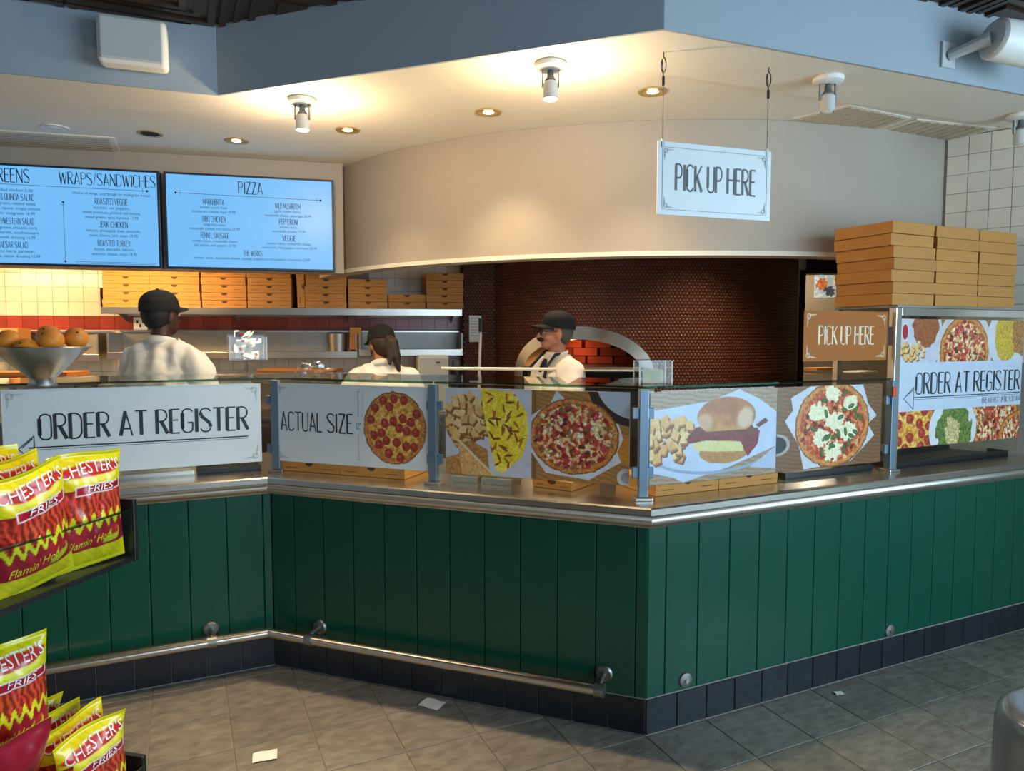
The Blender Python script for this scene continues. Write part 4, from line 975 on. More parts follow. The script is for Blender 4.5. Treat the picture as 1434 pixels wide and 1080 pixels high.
# ================================================================== CEILING FIXTURES
def can_light(px, py, state, label, p=None, power=30):
    p = p or at_z(px, py, ZC + .012); t = thing('recessed_light', label, 'ceiling light', p, 'recessed ceiling lights')
    MB().lathe([(.048, -.002), (.066, -.006), (.07, 0)], p, 28, cap=False).build('trim_ring', 'lamp_trim' if state != 'blank' else 'white_plastic', t, smooth='auto')
    MB().lathe([(.05, -.004), (.04, -.0025), (.001, -.002)] if state != 'blank' else [(.05, -.004), (.03, -.008), (.001, -.009)], p, 24, cap=False).build('reflector', {'on': 'can_inside', 'off': 'oven_dark', 'blank': 'white_plastic'}[state], t, smooth='auto')
    if state == 'on':
        MB().lathe([(.001, -.006), (.02, -.005), (.027, -.003)], p, 20, cap=False).build('bulb', 'lamp_glow', t, smooth=True)
        d = bpy.data.lights.new('recessed_lamp', 'SPOT'); d.energy = power; d.color = (1, .74, .44); d.spot_size = math.radians(100); d.spot_blend = .7; d.shadow_soft_size = .05
        o = bpy.data.objects.new('recessed_lamp', d); COL.objects.link(o); o.location = (p.x, p.y, p.z - .02)
can_light(77, 178, 'blank', 'white covered recessed ceiling disc at the far left, above the menu'); can_light(210, 187, 'off', 'unlit dark recessed ceiling light above the left menu screen'); can_light(331, 197, 'on', 'lit recessed ceiling light above the PIZZA menu screen')
can_light(487, 182, 'on', 'recessed light where the drum wall meets the screens'); can_light(684, 157, 'on', 'brass-ringed recessed light left of the middle spotlight'); can_light(914, 128, 'on', 'brass-ringed recessed light above the hanging sign')
for x, y, e, lab in ((.15, 4.72, 60, 'recessed kitchen light before the oven arch'), (-1.0, 4.95, 60, 'recessed kitchen light above the ponytailed worker'), (1.45, 4.6, 110, 'recessed kitchen light before the right side of the oven')): can_light(0, 0, 'on', lab, Vector((x, y, ZC + .012)), e)
def spot(px, py, label, on):
    p = at_z(px, py, ZC); t = thing('ceiling_spotlight', label, 'spotlight', p, 'ceiling spotlights')
    MB().lathe([(.001, -.03), (.05, -.03), (.064, -.022), (.066, -.006), (.06, 0)], p, 28).build('canopy', 'white_plastic', t, smooth='auto')
    for s in (-1, 1): MB().box(-.003, .003, -.008, .008, -.10, -.028, Matrix.Translation(p + Vector((s * .034, 0, 0)))).build('bracket_arm', 'steel_dull', t)
    MB().lathe([(.012, -.03), (.016, -.06), (.024, -.07), (.024, -.08)], p, 16).build('socket', 'ink_grey', t, smooth='auto')
    MB().lathe([(.022, -.075), (.031, -.085), (.031, -.15), (.028, -.15), (.027, -.12)], p, 24).build('head', 'light_grey', t, smooth='auto')
    MB().lathe([(.0, -.155), (.02, -.153), (.028, -.147)], p, 20, cap=False).build('lens', 'lamp_glow' if on else 'white_plastic', t, smooth=True)
    if on:
        d = bpy.data.lights.new('spot_lamp', 'SPOT'); d.energy = 75; d.color = (1, .76, .46); d.spot_size = math.radians(75); d.spot_blend = .6; d.shadow_soft_size = .03
        o = bpy.data.objects.new('spot_lamp', d); COL.objects.link(o); o.location = (p.x, p.y, p.z - .165)
        d = bpy.data.lights.new('spot_spill', 'POINT'); d.energy = 17; d.color = (1, .74, .44); d.shadow_soft_size = .03; o = bpy.data.objects.new('spot_spill', d); COL.objects.link(o); o.location = (p.x, p.y, p.z - .20)
spot(423, 138, 'lit ceiling spotlight above the left part of the counter', True); spot(771, 88, 'lit ceiling spotlight left of the hanging sign', True); spot(1160, 108, 'unlit white ceiling spotlight right of the hanging sign', False); spot(1430, 160, 'white ceiling spotlight at the far right edge', False)
# ceiling grilles
def ceil_quad(m, pts, z0, z1): return m.prism([(p.x, p.y) for p in pts], z0, z1)
z_ = ZC + .012
def grille(name, pix, label, mname, rows, grp):
    q = [at_z(x, y, z_) for x, y in pix]; t = thing(name, label, 'vent', (q[0] + q[2]) / 2, grp)
    c = (q[0] + q[1] + q[2] + q[3]) / 4
    ceil_quad(MB(), q, z_ - .006, z_).build('frame', 'paint_cream', t)
    qi = [c + (p - c) * .92 for p in q]; ceil_quad(MB(), qi, z_ - .008, z_ - .006).build('backing', mname, t)
    for k in range(rows):
        a, b = (k + .2) / rows, (k + .75) / rows
        ceil_quad(MB(), [qi[0].lerp(qi[3], a), qi[1].lerp(qi[2], a), qi[1].lerp(qi[2], b), qi[0].lerp(qi[3], b)], z_ - .011, z_ - .0075).build('slat', mname, t)
grille('ceiling_grille', [(-60, 178), (160, 192), (171, 220), (-60, 205)], 'perforated ceiling grille above the left menu screen', 'vent', 9, 'ceiling grilles')
grille('ceiling_vent', [(1110, 165), (1190, 146), (1276, 164), (1222, 182)], 'dusty ceiling air vent nearest the white spotlight', 'dust', 8, 'dusty ceiling vents')
grille('ceiling_vent', [(1230, 184), (1284, 166), (1395, 178), (1335, 196)], 'dusty ceiling air vent beside the tiled wall corner', 'dust', 8, 'dusty ceiling vents')
# loudspeakers
FF = Frame(fa[1], math.atan2((fa[1] - fa[0]).y, (fa[1] - fa[0]).x))
s0, s1 = FF.s_at(136, 60, -.10), FF.s_at(234, 60, -.10); zz0, zz1 = FF.z_at(185, 93, -.1), FF.z_at(185, 26, -.1)
t = thing('box_speaker', 'white box loudspeaker mounted on the fascia at upper left', 'speaker', FF.p((s0 + s1) / 2, -.05, zz0))
MB().fbox(FF, s0, s1, -.13, -.03, zz0, zz1).build('cabinet', 'white_plastic', t, bevel=.022, seg=4); MB().fbox(FF, s0 + .014, s1 - .014, -.142, -.125, zz0 + .014, zz1 - .014).build('grille', 'light_grey', t, bevel=.008)
MB().fbox(FF, (s0 + s1) / 2 - .05, (s0 + s1) / 2 + .05, -.03, -.001, zz0 + .05, zz1 - .05).build('bracket', 'light_grey', t)
RF = Frame(fa[2], math.atan2((fa[3] - fa[2]).y, (fa[3] - fa[2]).x))
sc_ = RF.s_at(1395, 55, -.16); zc_ = RF.z_at(1395, 55, -.16)
t = thing('cylinder_speaker', 'white cylindrical loudspeaker on a wall bracket at upper right', 'speaker', RF.p(sc_, -.1, zc_))
ax = Vector((RF.d.x, RF.d.y, 0)); Mq = (ax + Vector((-.25 * RF.n.x, -.25 * RF.n.y, -.12))).normalized().to_track_quat('Z', 'Y').to_matrix().to_4x4()
c0 = RF.p(sc_ - .02, -.16, zc_)
MB().lathe([(.0, 0), (.078, 0), (.085, .008), (.092, .28), (.085, .29), (.0, .29)], c0, 32, Mq, cap=False).build('drum', 'white_plastic', t, smooth='auto'); MB().lathe([(.0, -.006), (.074, -.006), (.08, .002)], c0, 32, Mq, cap=False).build('end_cap', 'light_grey', t, smooth='auto')
arm = [RF.p(sc_ - .09, -.012, zc_ - .03), c0 + Vector((0, 0, 0)) - ax * .012]
MB().tube([arm[0], arm[0].lerp(arm[1], .5), arm[1]], .02, 8, [.022, .026, .03]).build('bracket_arm', 'light_grey', t, bevel=.002); MB().fbox(RF, sc_ - .13, sc_ - .05, -.012, 0, zc_ - .08, zc_ + .03).build('wall_plate', 'light_grey', t)

# warm downlights in the tin ceiling over the customer side
for x, y, lab in ((-1.5, 1.9, 'warm downlight in the tin ceiling over the left floor'), (-.3, .9, 'warm downlight in the tin ceiling over the viewer')):
    p = Vector((x, y, ZT - .03)); t = thing('ceiling_downlight', lab, 'ceiling light', p, 'downlights in the tin ceiling')
    MB().lathe([(.045, .0), (.07, .004), (.072, .03)], p, 24, cap=False).build('trim_ring', 'lamp_trim', t, smooth='auto'); MB().lathe([(.001, .01), (.044, .012)], p, 20, cap=False).build('bulb', 'lamp_glow', t)
    d = bpy.data.lights.new('downlight_lamp', 'SPOT'); d.energy = 110; d.color = (1, .74, .44); d.spot_size = math.radians(70); d.spot_blend = .8; d.shadow_soft_size = .06; o = bpy.data.objects.new('downlight_lamp', d); COL.objects.link(o); o.location = p - Vector((0, 0, .02))
# ================================================================== PIZZA BOXES
BOXM = {}
def box_mesh(w, d, h):
    key = (w, d, h)
    if key in BOXM: return BOXM[key]
    body = MB()
    body.box(-w / 2, w / 2, -d / 2, d / 2, 0, h * .96)
    body.box(-w / 2 - .001, w / 2 + .001, -d / 2 - .0015, d / 2 + .001, h * .40, h * .985)
    a = body.build('tray', 'card', bevel=.0012, seg=1)
    s = MB()
    n = 10; s.add([(.022 * math.cos(PI + PI * i / n), -d / 2 - .0022, h * .93 + .017 * math.sin(PI + PI * i / n)) for i in range(n + 1)], [tuple(range(n + 1))])
    s.box(-w * .40, -w * .22, -d / 2 - .0024, -d / 2 - .001, h * .36, h * .40); s.box(w * .22, w * .40, -d / 2 - .0024, -d / 2 - .001, h * .36, h * .40)
    b = s.build('tab_slots', 'card_dark')
    ma, mb_ = a.data, b.data
    for o in (a, b): COL.objects.unlink(o); bpy.data.objects.remove(o)
    BOXM[key] = (ma, mb_); return BOXM[key]
def pizza_box(M, w, d, h, label, group):
    ma, mb_ = box_mesh(w, d, h); t = bpy.data.objects.new('pizza_box', None); COL.objects.link(t); t.matrix_basis = M; t['label'] = label; t['category'] = 'pizza box'; t['group'] = group
    for nm, me in (('carton', ma), ('tab_slots', mb_)):
        o = bpy.data.objects.new(nm, me); COL.objects.link(o); o.matrix_basis = M; attach(o, t)
        if nm == 'carton': bv = o.modifiers.new('bevel', 'BEVEL'); bv.width = .0012; bv.segments = 1
    return t
ORD = ['bottom', 'second', 'third', 'fourth', 'fifth', 'sixth', 'seventh', 'eighth']
# wall shelf with the stacks
NSH = -.40; ZSH = 1.838
ss0 = BWF.s_at(141, 434, NSH); ss1 = BWF.s_at(647, 434, NSH)
sh = thing('box_shelf', 'long steel wall shelf carrying the row of flat pizza boxes', 'shelf', BWF.p((ss0 + ss1) / 2, -.2, ZSH - .04))
MB().fbox(BWF, ss0, ss1, NSH, -.009, ZSH - .006, ZSH).build('deck', 'steel', sh); MB().fbox(BWF, ss0, ss1, NSH - .002, NSH + .004, ZSH - .05, ZSH + .001).build('front_lip', 'steel', sh, bevel=.001)
for f in (.02, .33, .66, .98):
    s = ss0 + (ss1 - ss0) * f; MB().add([BWF.p(s, -.009, ZSH - .007), BWF.p(s, NSH + .05, ZSH - .007), BWF.p(s, -.009, ZSH - .10), BWF.p(s + .006, -.009, ZSH - .007), BWF.p(s + .006, NSH + .05, ZSH - .007), BWF.p(s + .006, -.009, ZSH - .10)], [(0, 1, 2), (3, 5, 4), (0, 3, 4, 1), (1, 4, 5, 2), (0, 2, 5, 3)]).build('bracket', 'steel_dull', sh)
MB().fbox(BWF, ss0 - .004, ss0, NSH, -.009, ZSH, ZSH + .14).build('end_panel', 'steel_dull', sh)
ang = math.atan2(BWF.d.y, BWF.d.x)
cols = [(143, 209, 6, 'leftmost stack on the wall shelf'), (210, 280, 6, 'second wall shelf stack'), (282, 345, 6, 'third stack on the wall shelf'), (346, 408, 6, 'fourth wall shelf stack'), (428, 486, 5, 'wall shelf stack right of the upright box'), (488, 543, 4, 'wall shelf stack left of the low pair'), (544, 596, 2, 'low pair on the wall shelf'), (597, 649, 5, 'rightmost wall shelf stack by the oven wall')]
for a, b, n, lab in cols:
    s0, s1 = BWF.s_at(a, 425, NSH), BWF.s_at(b, 425, NSH); w = round(s1 - s0 - .004, 3); hb = .0575
    d = .36
    for k in range(n):
        M = Matrix.Translation(BWF.p((s0 + s1) / 2 + random.uniform(-.003, .003), NSH + .005 + d / 2 + random.uniform(-.0, .01), ZSH + .001 + k * hb)) @ Matrix.Rotation(ang + random.uniform(-.012, .012), 4, 'Z')
        pizza_box(M, w, d, hb - .001, f'brown pizza box, {ORD[k]} in the {lab}' if n > 2 else f'brown pizza box, {"bottom" if k == 0 else "top"} of the {lab}', 'pizza boxes on the wall shelf')
s0, s1 = BWF.s_at(411, 425, NSH), BWF.s_at(424, 425, NSH)
M = Matrix.Translation(BWF.p((s0 + s1) / 2 + .022, NSH + .185, ZSH + .166 + .001)) @ Matrix.Rotation(ang, 4, 'Z') @ Matrix.Rotation(math.radians(89), 4, 'Y')
pizza_box(M @ Matrix.Translation((0, 0, -.03)), .32, .34, .057, 'brown pizza box standing upright between the stacks on the wall shelf', 'pizza boxes on the wall shelf')
# stacks on the tall case
bs = [(-.03, .285, 7, 'stack at the left corner of the tall case'), (.29, .63, 7, 'middle stack on the tall case'), (.635, .955, 7, 'right stack on the tall case')]
for j, (a, b, n, lab) in enumerate(bs):
    w = round(b - a - .004, 3); hb = .058
    for k in range(n):
        nn = NG - .01 + .345 / 2
        dx = [0, .004, -.006, .006, -.004, -.018, -.03][k] if j == 0 else random.uniform(-.005, .005)
        if j == 0 and k == 6: nn -= .012
        M = Matrix.Translation(RW.p(s1243 + (a + b) / 2 + dx, nn + random.uniform(0, .004), ZH + .013 + k * hb)) @ Matrix.Rotation(AW + random.uniform(-.012, .012), 4, 'Z')
        if j == 0: M = M @ Matrix.Rotation(PI, 4, 'Z') 
        else: M = M @ Matrix.Rotation(PI, 4, 'Z')
        pizza_box(M, w, .335, hb - .001, f'plain brown pizza box, {ORD[k]} in the {lab}', 'pizza boxes on the tall case')
# boxes lying on the countertop behind the glass
def counter_box(F, s, n, w, d, label, rot=0, h=.05):
    pizza_box(Matrix.Translation(F.p(s + w / 2, n + d / 2, ZTOP + .001)) @ Matrix.Rotation(math.atan2(F.d.y, F.d.x) + rot, 4, 'Z'), w, d, h, label, 'boxes behind the glass')
sa = MID.s_at(393, 662, NG + .02); sb = MID.s_at(475, 668, NG + .02); sc2 = MID.s_at(566, 672, NG + .02)
counter_box(MID, sa, NG + .02, round(sb - sa, 3), .30, 'brown pizza box under the left half of the ACTUAL SIZE sign'); counter_box(MID, sb + .003, NG + .02, round(sc2 - sb, 3), .30, 'brown pizza box under the pictured pepperoni pizza')
sa = RW.s_at(918, 690, NG + .015); sb = RW.s_at(1006, 680, NG + .015); sc2 = RW.s_at(1088, 668, NG + .015)
counter_box(RW, sa, NG + .015, round(sb - sa, 3), .30, 'brown pizza box under the left half of the burger poster', h=.06); counter_box(RW, sb + .003, NG + .015, round(sc2 - sb, 3), .30, 'brown pizza box under the right half of the burger poster', h=.06)
sa = MID.s_at(752, 685, NG + .06); counter_box(MID, sa, NG + .06, .2, .26, 'brown pizza box lying under the meat pizza poster', -.25, .04)
# black and steel trays on the counter
def tray(F, s0, s1, n0, n1, z, label, mname, h=.025):
    t = thing('serving_tray', label, 'tray', F.p((s0 + s1) / 2, (n0 + n1) / 2, z), 'trays behind the glass')
    MB().fbox(F, s0, s1, n0, n1, z, z + .004).build('tray_base', mname, t)
    m = MB(); e = .008
    for (a, b, c, d) in ((s0, s1, n0, n0 + e), (s0, s1, n1 - e, n1), (s0, s0 + e, n0 + e, n1 - e), (s1 - e, s1, n0 + e, n1 - e)): m.fbox(F, a, b, c, d, z + .004, z + h)
    m.build('tray_rim', mname, t, bevel=.002)
tray(LW, LW.s_at(165, 668, NG + .05), LW.s_at(272, 660, NG + .05), NG + .05, NG + .35, ZTOP + .001, 'steel tray under the left register sign', 'steel'); tray(LW, LW.s_at(276, 660, NG + .05), LW.s_at(366, 655, NG + .05), NG + .05, NG + .35, ZTOP + .001, 'black tray under the left register sign, near the inner corner', 'black_plastic')
tray(MID, MID.s_at(632, 672, NG + .05), MID.s_at(668, 676, NG + .05), NG + .05, NG + .2, ZTOP + .001, 'small steel tray under the toast picture', 'steel', .03); tray(MID, MID.s_at(674, 676, NG + .05), MID.s_at(715, 680, NG + .05), NG + .05, NG + .2, ZTOP + .001, 'small steel tray under the omelette picture', 'steel', .03)
tray(RW, s1243 + .06, S1 - .02, NG + .03, NG + .33, ZTOP + .001, 'dark tray inside the tall display case', 'black_plastic', .03)
tray(RW, RW.s_at(1100, 660, NG + .05), s1243 - .06, NG + .05, NG + .3, ZTOP + .001, 'dark tray under the margherita poster', 'black_plastic', .03)
# ================================================================== BACK KITCHEN
def steel_rack(px0, px1, z0, z1, label, n0=-.34):
    s0, s1 = BWF.s_at(px0, 490, n0), BWF.s_at(px1, 490, n0); t = thing('wall_rack', label, 'shelf', BWF.p((s0 + s1) / 2, -.2, z0), 'steel wall racks')
    MB().fbox(BWF, s0, s1, n0, -.009, z0, z0 + .02).build('deck', 'steel', t); MB().fbox(BWF, s0, s1, n0 - .004, n0 + .004, z0 - .03, z0 + .022).build('front_lip', 'steel', t, bevel=.002)
    MB().fbox(BWF, s0, s1, -.03, -.01, z0 + .02, z1).build('back_panel', 'steel_dull', t); MB().fbox(BWF, s0, s1, -.06, -.008, z1, z1 + .012).build('top_flange', 'steel', t)
    for s in (s0, s1 - .012): MB().fbox(BWF, s, s + .012, n0, -.03, z0 + .02, z1 - .01).build('end_panel', 'steel_dull', t)
    return s0, s1
ra = steel_rack(-30, 138, 1.47, 1.655, 'steel wall rack at the far left behind the orange bowl'); rb = steel_rack(150, 500, 1.485, 1.66, 'long steel wall rack behind the tall worker'); rc = steel_rack(503, 648, 1.50, 1.66, 'steel wall rack behind the worker with the ponytail')
def carton(px0, px1, z0, h, d, label, mname='card', n=-.30, name='carton'):
    s0, s1 = BWF.s_at(px0, 480, n), BWF.s_at(px1, 480, n); t = thing(name, label, 'box', BWF.p((s0 + s1) / 2, n + d / 2, z0))
    MB().fbox(BWF, s0, s1, n, n + d, z0, z0 + h).build('body', mname, t, bevel=.003); MB().fbox(BWF, s0 + .004, (s0 + s1) / 2 - .002, n + .003, n + d, z0 + h, z0 + h + .004).fbox(BWF, (s0 + s1) / 2 + .002, s1 - .004, n + .003, n + d, z0 + h, z0 + h + .004).build('flaps', mname, t)
    return t
carton(-4, 26, 1.491, .19, .2, 'brown carton on the far left steel rack'); carton(490, 506, 1.521, .17, .2, 'narrow brown carton left of the worker with the ponytail', n=-.29)
t = thing('steel_bin', 'round steel container on the rack left of the narrow carton', 'container', BWF.p(BWF.s_at(473, 480, -.2), -.2, 1.506)); MB().lathe([(.0, 0), (.07, 0), (.075, .14), (.08, .145), (.074, .148)], BWF.p(BWF.s_at(473, 480, -.2), -.2, 1.506), 24, cap=False).build('pot', 'steel_dull', t, smooth='auto'); MB().lathe([(.0, .150), (.07, .149), (.078, .146)], BWF.p(BWF.s_at(473, 480, -.2), -.2, 1.506), 24, cap=False).build('lid', 'steel', t, smooth='auto')
t = thing('paper_roll', 'crumpled white paper towel beside the far left carton', 'paper towel', BWF.p(BWF.s_at(6, 480, -.36), -.30, 1.491)); m = MB(); c = BWF.p(BWF.s_at(2, 480, -.31), -.315, 1.492)
for i in range(5): m.ball(c + Vector((random.uniform(-.03, .03), random.uniform(-.003, .003), .025 + .03 * i)), (.045 - .005 * i, .012, .035), 9, 6)
remeshed(m, 'crumpled_sheet', 'paper', t, .008, 2, .01)
t = thing('wall_outlet', 'white electrical outlet box on the red tile band behind the tall worker', 'outlet', BWF.p(BWF.s_at(197, 455, -.02), -.01, 1.68)); s = BWF.s_at(197, 455, -.02)
MB().fbox(BWF, s - .05, s + .05, -.03, -.0075, 1.675, 1.775).build('plate', 'white_plastic', t, bevel=.003)
for dx, dz in ((-.02, .065), (.02, .065), (0, .035)): MB().fbox(BWF, s + dx - .006, s + dx + .006, -.032, -.0302, 1.675 + dz - .012, 1.675 + dz + .012).build('socket', 'black_plastic', t)
# lower back worktop and its white cabinet
t = thing('back_worktop', 'steel worktop along the kitchen back wall', 'worktop', BWF.p(2.0, -.3, 0)); MB().fbox(BWF, .02, BWL - .15, -.62, -.012, 1.0, 1.03).build('deck', 'steel_dull', t, bevel=.003); MB().fbox(BWF, .02, BWL - .15, -.58, -.05, 0, .998).build('cabinet_body', 'steel_dull', t)
for k in range(6): 
    s = .05 + k * .61; MB().fbox(BWF, s, s + .59, -.6, -.582, .12, .96).build('door', 'steel', t, bevel=.002)
s0, s1 = BWF.s_at(586, 510, -.5), BWF.s_at(628, 510, -.5)
t = thing('counter_cabinet', 'white box appliance with a dark knob behind the ponytailed worker', 'appliance', BWF.p((s0 + s1) / 2, -.35, 1.03)); MB().fbox(BWF, s0, s1, -.5, -.15, 1.031, 1.475).build('body', 'white_plastic', t, bevel=.006); MB().fbox(BWF, s0 + .012, s1 - .012, -.512, -.501, 1.06, 1.455).build('door', 'light_grey', t, bevel=.004); MB().fbox(BWF, (s0 + s1) / 2 + .02, (s0 + s1) / 2 + .05, -.522, -.5125, 1.42, 1.428).build('knob', 'black_plastic', t)
p = BWF.p(s1 + .07, -.42, 1.031); t = thing('black_canister', 'black canister right of the white box appliance', 'canister', p); MB().lathe([(.0, 0), (.045, 0), (.045, .36), (.0, .36)], p, 20, cap=False).build('body', 'black_plastic', t, smooth='auto'); MB().lathe([(.0, .40), (.03, .40), (.034, .362), (.0, .361)], p, 20, cap=False).build('lid', 'ink_grey', t, smooth='auto')
# prep stand with wooden boards, and pale crates, seen just over the glass
def stand(c, w, d, z, label, rot, n, mname, th=.016):
    t = thing('prep_stand', f'steel prep stand {label}', 'stand', (c[0], c[1], 0)); R = Matrix.Translation((c[0], c[1], 0)) @ Matrix.Rotation(rot, 4, 'Z')
    MB().box(-w / 2, w / 2, -d / 2, d / 2, z - .03, z, R).build('deck', 'steel_dull', t, bevel=.002)
    for sx in (-1, 1):
        for sy in (-1, 1): MB().box(sx * (w / 2 - .03) - .015, sx * (w / 2 - .03) + .015, sy * (d / 2 - .03) - .015, sy * (d / 2 - .03) + .015, 0, z - .03, R).build('leg', 'steel_dull', t)
    return R
c = at_y(422, 527, 5.06); R = stand((c.x, c.y), .60, .3, 1.335, 'under the wooden boards', AM * .3, 3, 'wood')
for k in range(3): tag(MB().box(-.29 + .01 * k, .28 - .012 * k, -.13, .13, 1.3355 + k * .0215, 1.3355 + k * .0215 + .018, R).build('wooden_board', 'wood', bevel=.003), f'flat wooden board, {["bottom", "middle", "top"][k]} of the pile left of the ponytailed worker', 'board', 'wooden boards')
c = at_y(58, 530, 4.75); R = stand((c.x, c.y), .62, .3, 1.325, 'left of the tall worker', 0, 2, 'wood')
for k in range(2): tag(MB().box(-.30, .29 - .04 * k, -.13, .13, 1.3255 + k * .036, 1.3255 + k * .036 + .03, R).build('wooden_tray', 'wood' if k else 'paint_cream', bevel=.003), f'{"brown wooden" if k else "cream"} tray, {"upper" if k else "lower"} of two behind the orange bowl', 'tray', 'trays left of the tall worker')
# oven tools: upright broom, notice, peel
p = at_y(671, 530, 5.3); q = at_y(673, 446, 5.3); t = thing('broom', 'upright long-handled oven brush left of the oven arch', 'brush', (p.x, p.y, 0))
MB().tube([(p.x - .02, p.y, .06), (p.x, p.y, p.z), q - Vector((0, 0, .09))], .011, 10).build('handle', 'light_grey', t, smooth='auto'); MB().tube([q - Vector((0, 0, .1)), q], .016, 10).build('grip', 'black_plastic', t, smooth='auto'); MB().box(-.12, .10, -.03, .03, 0, .06, Matrix.Translation((p.x - .02, p.y, 0))).build('head', 'black_plastic', t, bevel=.004)
s0, s1 = RT.s_at(657, 460, -.006), RT.s_at(674, 460, -.006); P = fplane(RT, s0, -.006, RT.z_at(665, 479, -.006)); hN = RT.z_at(665, 442, -.006) - RT.z_at(665, 479, -.006)
t = board('wall_notice', 'white paper notice on the brown tiles left of the oven', P, s1 - s0, hN, cat='notice', material='paper', th=.002); m = MB()
for k in range(7): line(m, P, .012, hN * (.9 - .11 * k), (s1 - s0) - .012 - .01 * (k % 3), hN * (.9 - .11 * k), .003)
m.build('ruled_lines', 'ink_grey', t)
# corridor beyond: poster and lamp
x0, x1 = at_y(1140, 400, YQ).x, at_y(1176, 400, YQ).x; z0, z1 = at_y(1150, 417, YQ).z, at_y(1150, 372, YQ).z
P = Plane((x0, YQ - .006, z0), (1, 0, 0), (0, 0, 1)); t = board('corridor_poster', 'bright food photo poster in the corridor beside the oven', P, x1 - x0, z1 - z0, cat='poster')
ik = Ink(x1 - x0, z1 - z0, .004); n1 = ik.noise(.06, 3); n2 = ik.noise(.02, 9); ik.fill(np.ones_like(ik.x), '#b9cfe2', .1, n1); ik.fill(np.clip((n2 - .52) * 8, 0, 1) * (ik.y < ik.h * .75), '#f0f0f0'); ik.fill(ik.ell(ik.w * .3, ik.h * .42, .06, .06, 0, n2, .4), '#c9774a', .4, n2); ik.fill(ik.ell(ik.w * .6, ik.h * .2, .05, .05, 0, n2, .5), '#4a5a6a', .4, n2); ik.mesh('picture', P, 0, 0, t)
p = at_y(1146, 376, 6.9); t = thing('pendant_lamp', 'small black pendant lamp in the corridor doorway', 'lamp', p); MB().lathe([(.0, .07), (.02, .07), (.03, .04), (.09, .0), (.085, .0), (.02, .03)], p, 20, cap=False).build('shade', 'black_plastic', t, smooth='auto'); MB().tube([p + Vector((0, 0, .06)), (p.x, p.y, ZC + .012)], .004, 6).build('cord', 'black_plastic', t)
MB().ball(p + Vector((0, 0, .012)), .016, 12, 8).build('bulb', 'lamp_glow', t, smooth=True)
d = bpy.data.lights.new('pendant_glow', 'POINT'); d.energy = 14; d.color = (1, .86, .66); d.shadow_soft_size = .03; o = bpy.data.objects.new('pendant_glow', d); COL.objects.link(o); o.location = p - Vector((0, 0, .03))
# ================================================================== ON THE GLASS SHELF
GT = ZG + .0105
c = at_z(60, 541, GT); c = Vector((c.x, c.y, GT)); t = thing('fruit_bowl', 'flared stainless steel bowl of oranges on the left glass shelf', 'bowl', c)
MB().lathe([(.048, 0), (.046, .03), (.05, .036), (.172, .155), (.180, .157), (.178, .162), (.168, .158), (.045, .045), (.001, .042)], c, 40, cap=False).build('bowl_body', 'steel', t, smooth='auto')
MB().lathe([(.001, .0), (.05, .0), (.052, .006), (.05, .012)], c, 32, cap=False).build('foot_ring', 'steel_dull', t, smooth='auto')
for k, (dx, dy, dz, lab) in enumerate(((-.088, -.06, .185, 'leftmost orange in the steel bowl'), (-.005, .06, .205, 'topmost orange at the back of the steel bowl'), (.075, -.05, .187, 'large orange at the front right of the steel bowl'), (.115, .045, .195, 'rightmost orange in the steel bowl'), (0.0, -.085, .150, 'orange low at the front middle of the steel bowl'), (-.02, .0, .11, 'orange deep in the middle of the steel bowl'))):
    p = c + Vector((dx, dy, dz)); R = .046; t = thing('orange', lab, 'orange', p - Vector((0, 0, R)), 'oranges in the bowl')
    MB().ball(p, (R, R, R * .95), 22, 14).build('fruit', 'orange_skin', t, smooth=True); g = random.uniform(-.5, .9); st = p + Vector((math.sin(g) * .7, -.6, .45)).normalized() * R * .97; MB().ball(st, .005, 8, 5).build('stem_end', 'orange_stem', t)
# clear packet bin on its pedestal
c = at_z(347, 528, GT); t = thing('packet_bin', 'clear acrylic bin on a pedestal filled with condiment packets', 'bin', c)
MB().lathe([(.055, 0), (.055, .008), (.04, .02), (.024, .05), (.022, .075), (.05, .085)], c, 24).build('pedestal', 'acrylic', t, smooth='auto')
R = Matrix.Translation(c + Vector((0, 0, .086))) @ Matrix.Rotation(AW, 4, 'Z'); m = MB(); bw_, bd_, bh_, e = .088, .07, .115, .003
m.box(-bw_, bw_, -bd_, bd_, 0, e, R).box(-bw_, bw_, -bd_, -bd_ + e, e, bh_, R).box(-bw_, bw_, bd_ - e, bd_, e, bh_ + .01, R).box(-bw_, -bw_ + e, -bd_ + e, bd_ - e, e, bh_, R).box(bw_ - e, bw_, -bd_ + e, bd_ - e, e, bh_, R).build('bin_box', 'acrylic', t)
m = MB()
for (a, b) in ((-bw_, -bd_), (bw_ - .004, -bd_), (-bw_, bd_ - .004), (bw_ - .004, bd_ - .004)): m.box(a - .0005, a + .0045, b - .0005, b + .0045, 0, bh_, R)
m.build('bin_edges', 'light_grey', t)
